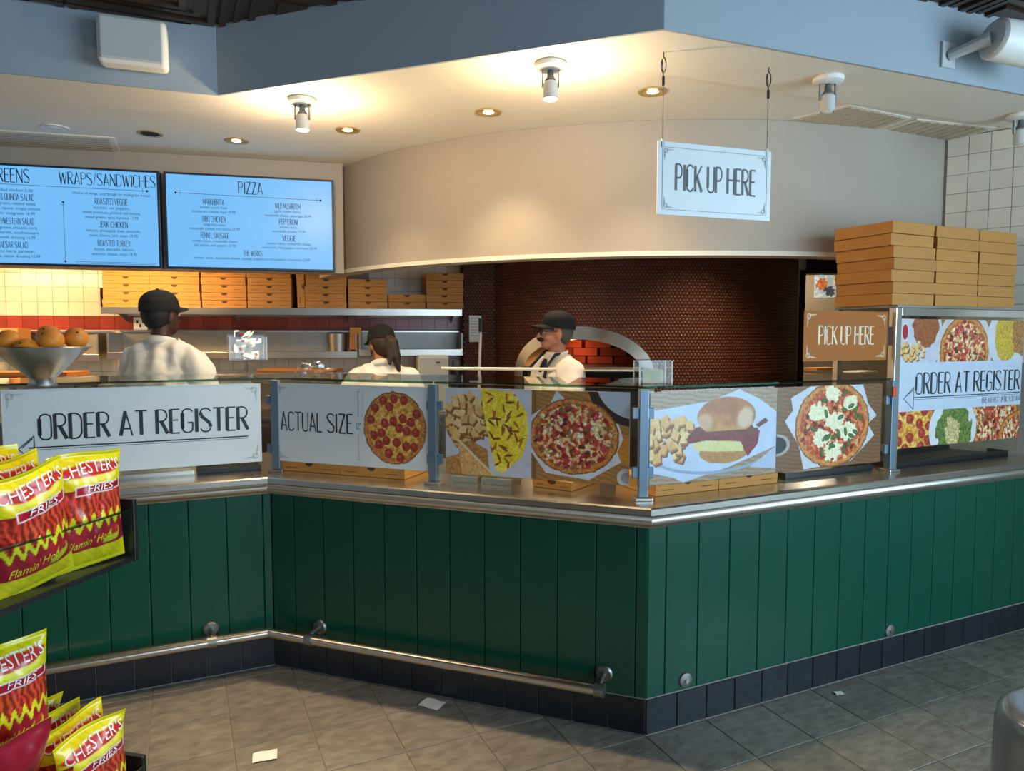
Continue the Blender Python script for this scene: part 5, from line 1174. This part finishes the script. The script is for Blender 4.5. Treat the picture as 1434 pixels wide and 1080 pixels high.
for k in range(22):
    w_, h_ = .052, .04; lay = k // 6
    Mx = R @ Matrix.Translation((random.uniform(-.05, .055) + .012 * (lay > 1), random.uniform(-.045, .045), .018 + lay * .034 + random.uniform(0, .01))) @ Matrix.Rotation(random.uniform(-.7, .7), 4, 'Z') @ Matrix.Rotation(random.uniform(.5, 1.5), 4, 'X') @ Matrix.Rotation(random.uniform(-.6, .6), 4, 'Y')
    m = MB(); g = 5; m.add([Mx @ Vector((w_ * (i / g - .5), h_ * (j / g - .5), .006 * math.sin(PI * i / g) * math.sin(PI * j / g) * sg_)) for sg_ in (1, -1) for j in range(g + 1) for i in range(g + 1)], [(o_ + j * (g + 1) + i, o_ + j * (g + 1) + i + 1, o_ + (j + 1) * (g + 1) + i + 1, o_ + (j + 1) * (g + 1) + i) for o_ in (0, (g + 1) ** 2) for j in range(g) for i in range(g)])
    pk = thing('condiment_packet', ('small blue-grey' if k % 5 == 0 else 'small white red-marked' if k % 2 == 0 else 'small plain white') + ' condiment packet in the clear pedestal bin', 'packet', Mx.translation, 'packets in the clear bin'); m.build('sachet', 'bag_white' if k % 5 else 'steel_blue', pk, smooth=True)
    if k % 2 == 0: MB().add([Mx @ Vector((.009 * math.cos(2 * PI * i / 10) + .008, .008 * math.sin(2 * PI * i / 10), .0072 * z)) for z in (1,) for i in range(10)], [tuple(range(10))]).build('printed_mark', 'red_ink', pk)
# crumpled cling film
c = at_z(446, 529, GT); t = thing('cling_wrap', 'crumpled clear plastic wrap lying on the glass shelf', 'plastic wrap', c); m = MB()
for i in range(9): m.ball(c + Vector((random.uniform(-.075, .075), random.uniform(-.03, .03), .018 + random.uniform(0, .035) * (1 if i > 3 else .3))), (random.uniform(.025, .04), .02, random.uniform(.016, .026)), 9, 6)
o = remeshed(m, 'crumpled_film', 'cling', t, .009, 1, .022); o.data.polygons.foreach_set('use_smooth', [False] * len(o.data.polygons))
# clear tip box
c = at_z(914, 537, GT); t = thing('tip_box', 'clear acrylic box of folded banknotes above the corner post', 'box', c); R = Matrix.Translation(c) @ Matrix.Rotation(math.radians(5), 4, 'Z'); e = .003; a_, b_, h_ = .072, .05, .098
MB().box(-a_, a_, -b_, b_, 0, e, R).box(-a_, a_, -b_, -b_ + e, e, h_, R).box(-a_, a_, b_ - e, b_, e, h_, R).box(-a_, -a_ + e, -b_ + e, b_ - e, e, h_, R).box(a_ - e, a_, -b_ + e, b_ - e, e, h_, R).build('acrylic_box', 'acrylic', t)
MB().box(-a_ - .003, a_ + .003, -b_ - .003, b_ + .003, h_ + .0005, h_ + .004, R).build('lid', 'acrylic', t); m = MB()
for x in (-a_, a_ - .004):
    for y in (-b_, b_ - .004): m.box(x - .0005, x + .0045, y - .0005, y + .0045, 0, h_, R)
m.build('box_edges', 'light_grey', t)
for k in range(4): tag(MB().box(-.045 + .012 * k, .02 + .012 * k, -.02, -.017, .004, .066 - .004 * k, R @ Matrix.Translation((0, .018 * k - .01, 0)) @ Matrix.Rotation(.15 * k - .2, 4, 'Z')).build('banknote', 'money'), 'folded greenish banknote inside the clear tip box', 'banknote', 'banknotes in the tip box')
# small red reader light on the right post
t = thing('orange_tag', 'small orange-red tag clipped by the tall case post', 'tag', RW.p(s1243 - .02, NG - .03, 1.34)); MB().fbox(RW, s1243 - .035, s1243 - .012, NG - .036, NG - .022, 1.325, 1.375).build('tag_body', 'led_red', t, bevel=.003)
# papers by the brown sign
for k, (px, py, lab) in enumerate(((1150, 519, 'brown paper bag lying behind the glass under the brown sign'), (1205, 522, 'white paper sheet lying behind the glass under the brown sign'))):
    c = at_z(px, py, GT); tag(MB().box(-.09, .09, -.05, .05, 0, .010 + .008 * (1 - k), Matrix.Translation(c) @ Matrix.Rotation(AW + .15 * k, 4, 'Z')).build('paper_bag' if k == 0 else 'paper_sheet', 'card' if k == 0 else 'paper', bevel=.003), lab, 'paper')
# ================================================================== PEOPLE (local frame: faces +Y, X to the figure's right, feet at z 0)
def rot_about(p, M): return Matrix.Translation(p) @ M @ Matrix.Translation(-Vector(p))
def hand(m, wrist, direc, palm_n, side):
    """palm with five unequal, slightly curled fingers"""
    d = Vector(direc).normalized(); n = Vector(palm_n); n = (n - d * n.dot(d)).normalized(); x = d.cross(n) * side; w = Vector(wrist)
    m.capsule(w, w + d * .03, .026, .03); 
    for k in range(4): m.capsule(w + d * .02 + x * (.024 - .016 * k), w + d * .085 + x * (.03 - .02 * k), .017, .014, 10)
    for k, L in enumerate((.036, .042, .039, .03)):
        b = w + d * .09 + x * (.03 - .02 * k); j = b + (d * .85 + n * .5) * L; e = j + (d * .35 + n * .93) * L * .9
        m.capsule(b, j, .0095, .0085, 8); m.capsule(j, e, .0085, .007, 8)
    b = w + d * .025 + x * .03; j = b + (d * .6 + x * .7 + n * .25) * .042; m.capsule(b, j, .013, .0105, 8); m.capsule(j, j + (d * .9 + n * .4) * .032, .0105, .008, 8)
def person(name, label, loc, yaw, H, skin, head_yaw=0.0, head_pitch=0.0, lean=0.0, elbows=None, wrists=None, hat='black_cloth', hair='hair_black', face=False, apron=False, ponytail=False, shirt='white_cloth', stout=1.0, headscale=1.0):
    S = H / 1.75
    B = Matrix.Translation(loc) @ Matrix.Rotation(yaw, 4, 'Z') @ Matrix.Scale(S, 4)
    LM = rot_about(Vector((0, 0, .98)), Matrix.Rotation(-lean, 4, 'X')) # lean forward
    HM = LM @ rot_about(Vector((0, 0, 1.52)), Matrix.Rotation(head_yaw, 4, 'Z') @ Matrix.Rotation(-head_pitch, 4, 'X')) @ rot_about(Vector((0, .0, 1.56)), Matrix.Scale(headscale, 4))
    t = thing(name, label, 'person', loc)
    def X(m, M): 
        m.v = [tuple(B @ (M @ Vector(v))) for v in m.v]; return m
    I = Matrix.Identity(4); k = stout
    el = elbows or [(-.30, .04, 1.14), (.30, .04, 1.14)]; wr = wrists or [(-.24, .26, 1.08), (.24, .26, 1.08)]
    sho = [(-.182, 0, 1.385), (.182, 0, 1.385)]
    # body: legs, trunk, neck, head, arms in one skin
    m = MB(); legs = MB()
    for s in (-1, 1):
        legs.capsule((s * .10, 0, .90), (s * .105, .01, .50), .085, .058); legs.capsule((s * .105, .01, .50), (s * .11, -.01, .09), .056, .04); legs.capsule((s * .11, -.01, .05), (s * .12, .14, .04), .042, .035)
    X(legs, I)
    tr = MB(); tr.ball((0, 0, .93), (.165 * k, .115 * k, .13)); tr.ball((0, .01, 1.08), (.15 * k, .115 * k, .16)); tr.ball((0, 0, 1.28), (.175, .115 * k, .18)); tr.ball((0, -.005, 1.38), (.17, .09, .09)); tr.capsule((0, -.015, 1.42), (0, -.012, 1.57), .060, .053); X(tr, LM)
    ar = MB()
    for i in (0, 1): ar.capsule(sho[i], el[i], .052, .043); ar.capsule(el[i], wr[i], .041, .028)
    for i, s in ((0, -1), (1, 1)): hand(ar, wr[i], Vector(wr[i]) - Vector(el[i]) , (0, 0.2, -1), s)
    X(ar, LM)
    hd = MB(); hd.ball((0, -.012, 1.665), (.074, .092, .098)); hd.ball((0, .02, 1.62), (.062, .075, .085)); hd.ball((0, .056, 1.570), (.040, .038, .034)); hd.capsule((-.05, .0, 1.585), (0, .06, 1.568), .02, .024); hd.capsule((.05, .0, 1.585), (0, .06, 1.568), .02, .024); hd.capsule((0, .092, 1.655), (0, .112, 1.618), .010, .016, 10)
    for s in (-1, 1): hd.ball((s * .076, -.005, 1.63), (.012, .022, .034)); hd.ball((s * .034, .074, 1.665), (.026, .016, .012)); hd.ball((s * .036, .062, 1.61), (.022, .02, .02))
    hd.ball((0, .084, 1.588), (.024, .012, .009)); X(hd, HM)
    for q in (legs, tr, ar, hd): m.add(q.v, q.f)
    body = remeshed(m, 'body', skin, t, .0085, 3)
    # shirt
    sm = MB(); sm.ball((0, 0, .95), (.19 * k, .14 * k, .15)); sm.ball((0, .01, 1.10), (.178 * k, .14 * k, .18)); sm.ball((0, 0, 1.27), (.20, .142 * k, .19)); sm.ball((0, -.01, 1.385), (.185, .105, .09)); sm.capsule((-.10, -.012, 1.435), (.10, -.012, 1.435), .06, .06); sm.capsule((0, -.01, 1.40), (0, -.002, 1.485), .088, .070)
    for s in (-1, 1): sm.capsule((s * .06, -.012, 1.445), (s * .182, 0, 1.395), .06, .066)
    for i in (0, 1): sm.capsule(sho[i], el[i], .070, .064); sm.capsule(el[i], Vector(el[i]).lerp(Vector(wr[i]), .9), .06, .044)
    X(sm, LM); cutp = [(B @ (LM @ Vector((0, 0, 1.512))), (B.to_3x3() @ (LM.to_3x3() @ Vector((0, -.18, 1)))).normalized()), (B @ Vector((0, 0, .84)), Vector((0, 0, -1)))]
    remeshed(sm, 'shirt', shirt, t, .010, 3, .022, cutp)
    # collar
    cm = MB(); prof = [(.066, 1.475), (.080, 1.47), (.074, 1.515), (.066, 1.52), (.062, 1.50)]; cm.lathe(prof, (0, -.004, 0), 26, cap=False)
    cm.v = [(v[0] * 1.04, v[1] * 1.05, v[2] - v[1] * .22) for v in cm.v]; X(cm, LM); cm.build('collar', shirt, t, smooth=True)
    # trousers
    pm = MB()
    for s in (-1, 1): pm.capsule((s * .10, 0, .90), (s * .105, .01, .50), .105, .08); pm.capsule((s * .105, .01, .50), (s * .11, -.005, .12), .078, .065)
    pm.ball((0, 0, .93), (.18 * k, .13 * k, .12)); X(pm, I); remeshed(pm, 'trousers', 'pants_cloth', t, .016, 4)
    # cap: crown, band, peak, button
    cp = MB(); n, kk = 30, 8; vs = []; 
    for j in range(kk + 1):
        a = (PI / 2) * j / kk * .985
        for i in range(n): vs.append((.090 * math.cos(a) * math.cos(2 * PI * i / n), -.012 + .112 * math.cos(a) * math.sin(2 * PI * i / n), 1.672 + .098 * (math.sin(a) ** .8)))
    cp.add(vs, [(j * n + i, j * n + (i + 1) % n, (j + 1) * n + (i + 1) % n, (j + 1) * n + i) for j in range(kk) for i in range(n)] + [tuple(kk * n + i for i in range(n))])
    cp.lathe([(.0905, 1.655), (.092, 1.675), (.0885, 1.69)], (0, 0, 0), n, cap=False); L_ = len(cp.v) - 3 * n; cp.v = cp.v[:L_] + [(v[0], -.012 + v[1] * 1.235, v[2]) for v in cp.v[L_:]]
    HH = HM @ Matrix.Translation((0, -.006, .014)) @ rot_about(Vector((0, -.01, 1.67)), Matrix.Rotation(math.radians(5), 4, 'X')); X(cp, HH); hatp = cp.build('cap', hat, t, smooth=True)
    bm_ = MB(); vs = []; nu, nv = 14, 5
    for th in (0, .004):
        for j in range(nv + 1):
            for i in range(nu + 1):
                a = PI * (.14 + .72 * i / nu); r = j / nv; x = .088 * math.cos(a); y = -.012 + .108 * math.sin(a) + r * .075 * math.sin(PI * i / nu) ** .6; z = 1.668 + th - .16 * r * .08 - (x * x) * 2.0 * (.3 + r); vs.append((x * (1 + .05 * r), y, z))
    w_ = nu + 1; off = (nv + 1) * w_; bm_.add(vs, [(o + j * w_ + i, o + j * w_ + i + 1, o + (j + 1) * w_ + i + 1, o + (j + 1) * w_ + i) for o in (0, off) for j in range(nv) for i in range(nu)] + [(nv * w_ + i, nv * w_ + i + 1, off + nv * w_ + i + 1, off + nv * w_ + i) for i in range(nu)])
    X(bm_, HH).build('peak', hat, hatp, smooth=True); bt = MB().ball((0, -.012, 1.771), (.008, .008, .005), 10, 6); X(bt, HH).build('button', hat, hatp, smooth=True)
    # hair
    hm = MB(); hm.ball((0, -.035, 1.648), (.082, .080, .075)); 
    if ponytail:
        hm.ball((0, -.05, 1.62), (.072, .06, .09)); hm.capsule((0, -.105, 1.665), (.01, -.14, 1.62), .024, .03); hm.capsule((.01, -.13, 1.62), (.03, -.125, 1.52), .04, .034); hm.capsule((-.01, -.12, 1.60), (-.02, -.12, 1.47), .03, .012); hm.capsule((.03, -.125, 1.52), (.05, -.12, 1.42), .03, .008); hm.capsule((.02, -.125, 1.52), (.07, -.10, 1.46), .02, .006)
        for s in (-1, 1): hm.capsule((s * .07, .0, 1.66), (s * .074, .01, 1.56), .014, .006)
    else: hm.ball((0, -.05, 1.615), (.066, .048, .05))
    X(hm, HM); remeshed(hm, 'hair', hair, t, .009, 2, .006 if ponytail else .003, [(B @ (HM @ Vector((0, 0, 1.685))), (B.to_3x3() @ (HM.to_3x3() @ Vector((0, 0, 1)))).normalized())])
    # face
    for s in (-1, 1):
        e = MB().ball((s * .031, .083, 1.648), (.012, .008, .008), 12, 8); X(e, HM); ey = e.build('eye', 'eye_white', t, smooth=True); pu = MB().ball((s * .031, .089, 1.648), (.005, .003, .005), 10, 6); X(pu, HM).build('iris', 'hair_black', ey, smooth=True)
        br = MB().capsule((s * .016, .094, 1.666), (s * .048, .082, 1.667), .004, .003, 8); X(br, HM).build('eyebrow', hair, t, smooth=True)
    mo = MB().capsule((-.018, .093, 1.588), (.018, .093, 1.588), .004, .004, 8); X(mo, HM).build('mouth', 'red_tile', t, smooth=True)
    if face:
        mu = MB().capsule((-.026, .094, 1.597), (0, .106, 1.605), .010, .013, 10).capsule((.026, .096, 1.597), (0, .108, 1.605), .010, .013, 10); X(mu, HM); mu.build('moustache', 'hair_black', t, smooth=True)
        gl = MB()
        for s in (-1, 1):
            c_ = (s * .033, .104, 1.645); gl.tube([(c_[0] + .022 * math.cos(g), c_[1] - abs(.022 * math.cos(g)) * .15, c_[2] + .016 * math.sin(g)) for g in np.linspace(0, 2 * PI, 17)], .0034, 6); gl.tube([(s * .055, .10, 1.65), (s * .078, .06, 1.652), (s * .08, -.01, 1.652)], .0034, 6)
        gl.tube([(-.012, .106, 1.648), (.012, .106, 1.648)], .0034, 6); X(gl, HM); g_ = gl.build('glasses', 'black_plastic', t, smooth=True)
        for s in (-1, 1): le = MB().lathe([(.0, 0), (.02, 0)], (0, 0, 0), 16, cap=False); le.v = [(s * .033 + v[0], .104, 1.645 + v[1] * .75) for v in le.v]; X(le, HM).build('lens', 'glass', g_)
    if apron:
        am = MB(); nx, nz = 12, 16; g = lambda sc_: [(x := (-.5 + i / nx) * (.23 + .16 * min(1, max(0, (1.22 - z) / .15))), sc_ * .001 + (.158 * k + .006) * math.sqrt(max(.05, 1 - (x / (.235 * k)) ** 2)), z) for z in [.62 + (1.36 - .62) * j / nz for j in range(nz + 1)] for i in range(nx + 1)]
        vs = g(0); am.add(vs, [(j * (nx + 1) + i, j * (nx + 1) + i + 1, (j + 1) * (nx + 1) + i + 1, (j + 1) * (nx + 1) + i) for j in range(nz) for i in range(nx)]); X(am, LM); ap = am.build('apron', 'apron_cloth', t, smooth=True); so = ap.modifiers.new('thick', 'SOLIDIFY'); so.thickness = .004
        for s in (-1, 1): st = MB().tube([(s * .105, .14, 1.36), (s * .10, .12, 1.43), (s * .085, .05, 1.505), (s * .05, -.06, 1.51)], .010, 8); X(st, LM).build('neck_strap', 'navy_cloth', ap, smooth=True)
        un = MB().capsule((0, .045, 1.44), (0, .085, 1.36), .05, .05, 16); X(un, LM).build('undershirt', 'navy_cloth', t, smooth=True)
    return t
p = at_y(228, 472, 4.2); person('person', 'tall worker in white shirt and black cap, seen from behind', (p.x, 4.2, 0), math.radians(-14), 1.86, 'skin_dark', head_yaw=math.radians(-8), stout=1.1, elbows=[(-.29, .05, 1.13), (.31, .03, 1.13)])
p = at_y(536, 472, 4.75); person('person', 'shorter worker with brown ponytail and dark cap, seen from behind', (p.x, 4.75, 0), math.radians(14), 1.68, 'skin_tan', head_yaw=math.radians(28), head_pitch=math.radians(10), lean=math.radians(7), hair='hair_brown', ponytail=True, stout=1.0, hat='black_cloth')
p = at_y(778, 472, 4.55); person('person', 'worker in glasses, black cap and white apron facing left before the oven', (p.x, 4.55, 0), math.radians(116), 1.755, 'skin_mid', head_yaw=math.radians(-16), face=True, apron=True, hair='hair_grey', stout=1.12, elbows=[(-.27, .0, 1.13), (.27, .02, 1.12)], wrists=[(-.16, .26, 1.20), (.2, .25, 1.10)])
# peel whose handle he holds
a = at_y(618, 516, 4.42); b = at_y(742, 517, 4.40); t = thing('pizza_peel', 'long pale pizza peel handle held level by the worker in glasses', 'pizza peel', a); MB().tube([a, b, b + (b - a) * .6], .010, 10).build('handle', 'paint_cream', t, smooth='auto')
hp = b + (b - a) * .6; MB().box(0, .34, -.15, .15, -.006, .006, Matrix.Translation(hp) @ Matrix.Rotation(math.radians(-2), 4, 'Z')).build('blade', 'steel', t, bevel=.003)
# ================================================================== CHIP RACK
CR = Vector((-.81, 1.50)); RD = Vector((-.22, -.975)).normalized()
RK = Frame(CR, math.atan2(RD.y, RD.x))          # s runs towards the viewer, +n is to the right (aisle side)
def in_n(v): return -v                           # depth into the rack is -n... sign resolved below
sgn = 1.0 if RK.n.x > 0 else -1.0
def rp(s, n, z): return RK.p(s, sgn * n, z)      # n > 0 towards the aisle
def rbox(m, s0, s1, n0, n1, z0, z1):
    vs = [rp(s, n, z) for z in (z0, z1) for n in (n0, n1) for s in (s0, s1)]
    return m.add(vs, [(0, 2, 3, 1), (4, 5, 7, 6), (0, 1, 5, 4), (2, 6, 7, 3), (0, 4, 6, 2), (1, 3, 7, 5)])
rk = thing('chip_rack', 'black display rack of chip bags at the left edge', 'display rack', rp(.3, -.15, 0))
SL = .62
for z in (1.14, .57):
    o = rbox(MB(), 0, SL, -.27, 0.0, z, z + .012).build('tray', 'black_plastic', rk, bevel=.002)
    rbox(MB(), -.012, 0, -.27, .004, z, z + .135).build('tray_end', 'black_plastic', o, bevel=.002); rbox(MB(), 0, SL, -.28, -.268, z, z + .2).build('tray_back', 'black_plastic', o)
    rbox(MB(), 0, SL, .0, .003, z, z + .115).build('tray_lip', 'acrylic', o); rbox(MB(), 0, SL, -.001, .005, z + .113, z + .117).build('lip_edge', 'glass_edge', o)
for s in (.12, .5): rbox(MB(), s, s + .03, -.32, -.285, 0, 1.6).build('upright', 'black_plastic', rk)
rbox(MB(), 0, SL, -.4, -.05, 0, .03).build('base_plate', 'black_plastic', rk)
BW_, BH_ = .145, .235
def bag_paint():
    ik = Ink(BW_, BH_, .0011); w, h = BW_, BH_; n1 = ik.noise(.02, 3); n2 = ik.noise(.005, 4); st = ik.noise(.03, 8)
    ik.fill(np.ones_like(ik.x), '#e3d419', .06, n1); ik.fill((np.sin((ik.x + ik.y) * 420) > .93).astype(float) * .5, '#a89a10')
    ik.fill(ik.poly([(0, h * .17), (w, h * .17), (w, h * .72), (0, h * .70)]), '#a3182c', .12, n1)
    k = np.sin(ik.x * 520 + n1 * 9 + ik.y * 90) * .5 + .5; fr = ik.poly([(0, h * .40), (w, h * .44), (w, h * .70), (0, h * .68)])
    ik.fill(fr, '#b03020', .35, k); ik.fill(fr * np.clip((k - .62) * 4, 0, 1) * np.clip((st - .35) * 5, 0, 1), '#dc5a2c', .3, n2); ik.fill(fr * np.clip((n2 - .62) * 7, 0, 1), '#c9403a')
    zz = h * .385 + .010 * np.sin(ik.x * 310) + .012 * (ik.x / w); am = .009 + .006 * np.sin(ik.x * 170) ** 2; ik.fill(np.clip(1 - np.abs(ik.y - zz) / am, 0, 1) > .35, '#d8dc22')
    ik.fill(ik.ell(w * .78, h * .27, .014, .014), '#c9d02a'); ik.fill(ik.ell(w * .78, h * .285, .010, .012), '#b02a2a', .3, n2); ik.fill(ik.ell(w * .72, h * .225, .022, .007, .2, n2, .3), '#b8c42c')
    ik.fill(ik.poly([(w * .22, h * .645), (w * .94, h * .665), (w * .94, h * .745), (w * .22, h * .73)]), '#e9e4e4'); ik.fill(ik.poly([(w * .24, h * .655), (w * .92, h * .673), (w * .92, h * .737), (w * .24, h * .72)]), '#a8142c')
    ik.fill(ik.ell(w * .5, h * .80, w * .36, h * .05, .04, n1, .2), '#efe35c'); ik.fill(ik.ell(w * .5, h * .855, w * .47, h * .055, .05, n1, .1), '#c7302c')
    ik.fill((ik.y > h * .955) | (ik.y < h * .03), '#d6c814', .12, (np.sin(ik.y * 1900) * .5 + .5))
    return ik
BAGINK = bag_paint()
def bag_surf(u, v):
    """half thickness of the pillow bag, u,v in 0..1"""
    e = np.clip(1 - np.abs(2 * u - 1) ** 2.6, 0, 1); f = np.clip(np.minimum((v - .035) / .30, (.96 - v) / .25), 0, 1); f = np.sin(f * PI / 2) ** .7
    return .027 * e ** .8 * f
def chip_bag(B, label, group='chip bags on the rack', seed=0):
    r = np.random.RandomState(seed); ph = r.rand(6) * 6
    def shape(x, y, side):
        u, v = x / BW_, y / BH_; d = bag_surf(u, v) + .0022 * np.sin(u * 21 + ph[0] + v * 5) * np.sin(v * 17 + ph[1]) * np.clip(bag_surf(u, v) / .012, 0, 1) * np.clip(np.minimum(u, 1 - u) * 8, 0, 1)
        px = (x - BW_ / 2) * (1 - .06 * np.sin(PI * np.clip(v, 0, 1))) ; pz = y + .004 * np.sin(u * 5 + ph[2]) * v
        return px, side * d - .010 * np.sin(u * 4 + ph[3]) * np.clip((v - .85) * 6, 0, 1), pz
    Bn = np.array(B)
    def to_world(px, py, pz): 
        q = np.stack([px, -py, pz, np.ones_like(px)], -1); return (q @ Bn.T)[..., :3]
    t = thing('chip_bag', label, 'chip bag', B.translation, group)
    ik = BAGINK; st = 2; co = to_world(*shape(ik.x[::st, ::st], ik.y[::st, ::st], 1)); me = grid_mesh('bag_front', co, ik.c[::st, ::st], 'bag_print', True); o = bpy.data.objects.new('bag_front', me); COL.objects.link(o); attach(o, t)
    gx, gy = np.meshgrid(np.linspace(0, BW_, 24), np.linspace(0, BH_, 36)); co = to_world(*[q_ + (-.0012 if i_ == 1 else 0) for i_, q_ in enumerate(shape(gx, gy, -1))]); me = grid_mesh('bag_back', co, np.zeros((36, 24, 3)), 'bag_red', True); o = bpy.data.objects.new('bag_back', me); COL.objects.link(o); attach(o, t)
    def mapper(e):
        def f(a, b):
            px, py, pz = shape(np.array(float(a)), np.array(float(b)), 1); q = Bn @ np.array([px, -(py + e), pz, 1]); return Vector(q[:3])
        return f
    def lettering(name, mname, text, x, y, h, fit, e, shear=0.0, tilt=0.0, arch=0.0):
        m = MB(); f = mapper(e); g = lambda a, b: f(a, b + (a - BW_ / 2) * tilt - arch * ((a - BW_ / 2) / BW_) ** 2)
        small_text(m, text, None, x, y, h, 'c', fit=fit, shear=shear, mapper=g); m.build(name, mname, t)
    lettering('brand_lettering', 'bag_white', "CHESTER'S", BW_ * .5, BH_ * .83, .034, BW_ * .86, .0012, 0, .06, .02)
    lettering('fries_lettering', 'bag_white', 'FRIES', BW_ * .58, BH_ * .672, .019, BW_ * .42, .001, .2, .025)
    lettering('flavour_lettering', 'bag_yellow', "Flamin' Hot", BW_ * .38, BH_ * .225, .022, BW_ * .62, .001, .35, .12)
    return t
def bag_at(s, n, z, yaw=0.0, lean=0.0, roll=0.0):
    o = rp(s, n, z); fac = math.atan2(sgn * RK.n.y, sgn * RK.n.x)    # face the aisle
    return Matrix.Translation(o) @ Matrix.Rotation(fac + PI / 2 + math.radians(yaw), 4, 'Z') @ Matrix.Rotation(math.radians(lean), 4, 'X') @ Matrix.Rotation(math.radians(roll), 4, 'Y')
chip_bag(bag_at(.075, -.035, 1.155, -14, 3, -3), 'upright red and yellow chip bag at the far end of the upper tray', seed=1)
chip_bag(bag_at(.20, -.035, 1.155, -8, 8, -10), 'front chip bag leaning against the clear lip of the upper tray', seed=2)
chip_bag(bag_at(.20, -.10, 1.165, -14, 6, -6), 'middle chip bag behind the front one on the upper tray', seed=3)
chip_bag(bag_at(.19, -.16, 1.175, -14, 6, -5), 'rearmost chip bag showing only its yellow top on the upper tray', seed=4)
chip_bag(bag_at(.215, -.10, .815, -14, 4, -2), 'upright chip bag raised above the others on the lower tray', seed=5)
chip_bag(bag_at(.075, -.045, .605, -14, 9, -8), 'nearest-corner chip bag in front on the lower tray', seed=6)
chip_bag(bag_at(.085, -.10, .612, -14, 8, -4), 'second chip bag from the front on the lower tray', seed=7)
chip_bag(bag_at(.095, -.155, .615, -14, 8, -2), 'third chip bag from the front on the lower tray', seed=8)
chip_bag(bag_at(.10, -.21, .62, -14, 7, 0), 'rearmost chip bag with yellow top on the lower tray', seed=9)
chip_bag(bag_at(.27, -.10, .70, 166, -24, 0), 'chip bag lying with its dark red back up on the lower tray', seed=10)
chip_bag(bag_at(.26, -.04, .62, 160, -24, 5), 'tilted chip bag with its red back showing at the lower left corner', seed=12)
# ================================================================== STOOL AND LITTER
c = at_z(1508, 1012, .62); t = thing('moulded_stool', 'glossy grey moulded stool at the lower right edge', 'stool', (c.x, c.y, 0)); cz_ = Vector((c.x, c.y, 0))
MB().lathe([(.001, .60), (.05, .605), (.09, .625), (.13, .645), (.155, .64), (.172, .62), (.178, .58), (.182, .40), (.186, .34), (.18, .335), (.17, .5)], cz_, 40, cap=False).build('seat_shell', 'stool_plastic', t, smooth=True)
for i in range(4): g = PI / 4 + i * PI / 2 + .3; MB().tube([cz_ + Vector((.13 * math.cos(g), .13 * math.sin(g), .42)), cz_ + Vector((.21 * math.cos(g), .21 * math.sin(g), .012))], .013, 10).build('leg', 'black_plastic', t, smooth='auto')
MB().tube([cz_ + Vector((.18 * math.cos(g), .18 * math.sin(g), .2)) for g in np.linspace(0, 2 * PI, 25)], .008, 8).build('foot_ring', 'black_plastic', t, smooth='auto')
for px, py, a, s, lab in ((371, 1060, .3, .045, 'white paper scrap on the floor near the chip rack'), (605, 987, -.5, .05, 'white paper scrap on the floor below the foot rail'), (1175, 972, .2, .02, 'tiny paper scrap on the floor before the right counter')):
    c = at_z(px, py, .001); m = MB(); g = 6
    m.add([Matrix.Translation(c) @ Matrix.Rotation(a, 4, 'Z') @ Vector(((i / g - .5) * 2 * s, (j / g - .5) * 1.5 * s, .001 + .004 * abs(math.sin(i * .9 + j * .5)) + e)) for e in (0, .0008) for j in range(g + 1) for i in range(g + 1)], [(o + j * (g + 1) + i, o + j * (g + 1) + i + 1, o + (j + 1) * (g + 1) + i + 1, o + (j + 1) * (g + 1) + i) for o in (0, (g + 1) ** 2) for j in range(g) for i in range(g)])
    tag(m.build('paper_scrap', 'paper', smooth=True), lab, 'paper', 'paper scraps on the floor')
# warm work lights under the bulkhead (tubes with their own light)
for s, e, lab in ((-1.45, 16, 'left'), (-.35, 12, 'right')):
    p0_, p1_ = TVF.p(s - .4, .32, 2.16), TVF.p(s + .4, .32, 2.16); t = thing('tube_light', f'warm tube work light behind the {lab} menu screen', 'tube light', (p0_ + p1_) / 2, 'tube lights behind the bulkhead')
    MB().tube([p0_, p1_], .013, 10).build('tube', 'lamp_glow', t, smooth='auto'); MB().fbox(TVF, s - .42, s + .42, .295, .345, 2.174, 2.20).build('batten', 'white_plastic', t)
    MB().fbox(TVF, s - .01, s + .01, .24, .34, 2.19, 2.21).build('arm', 'white_plastic', t)
    d = bpy.data.lights.new('tube_lamp', 'AREA'); d.shape = 'RECTANGLE'; d.size = .8; d.size_y = .05; d.energy = e; d.color = (1, .6, .22); o = bpy.data.objects.new('tube_lamp', d); COL.objects.link(o); o.location = TVF.p(s, .35, 2.14); o.rotation_euler = (math.radians(40), 0, math.radians(13.9))
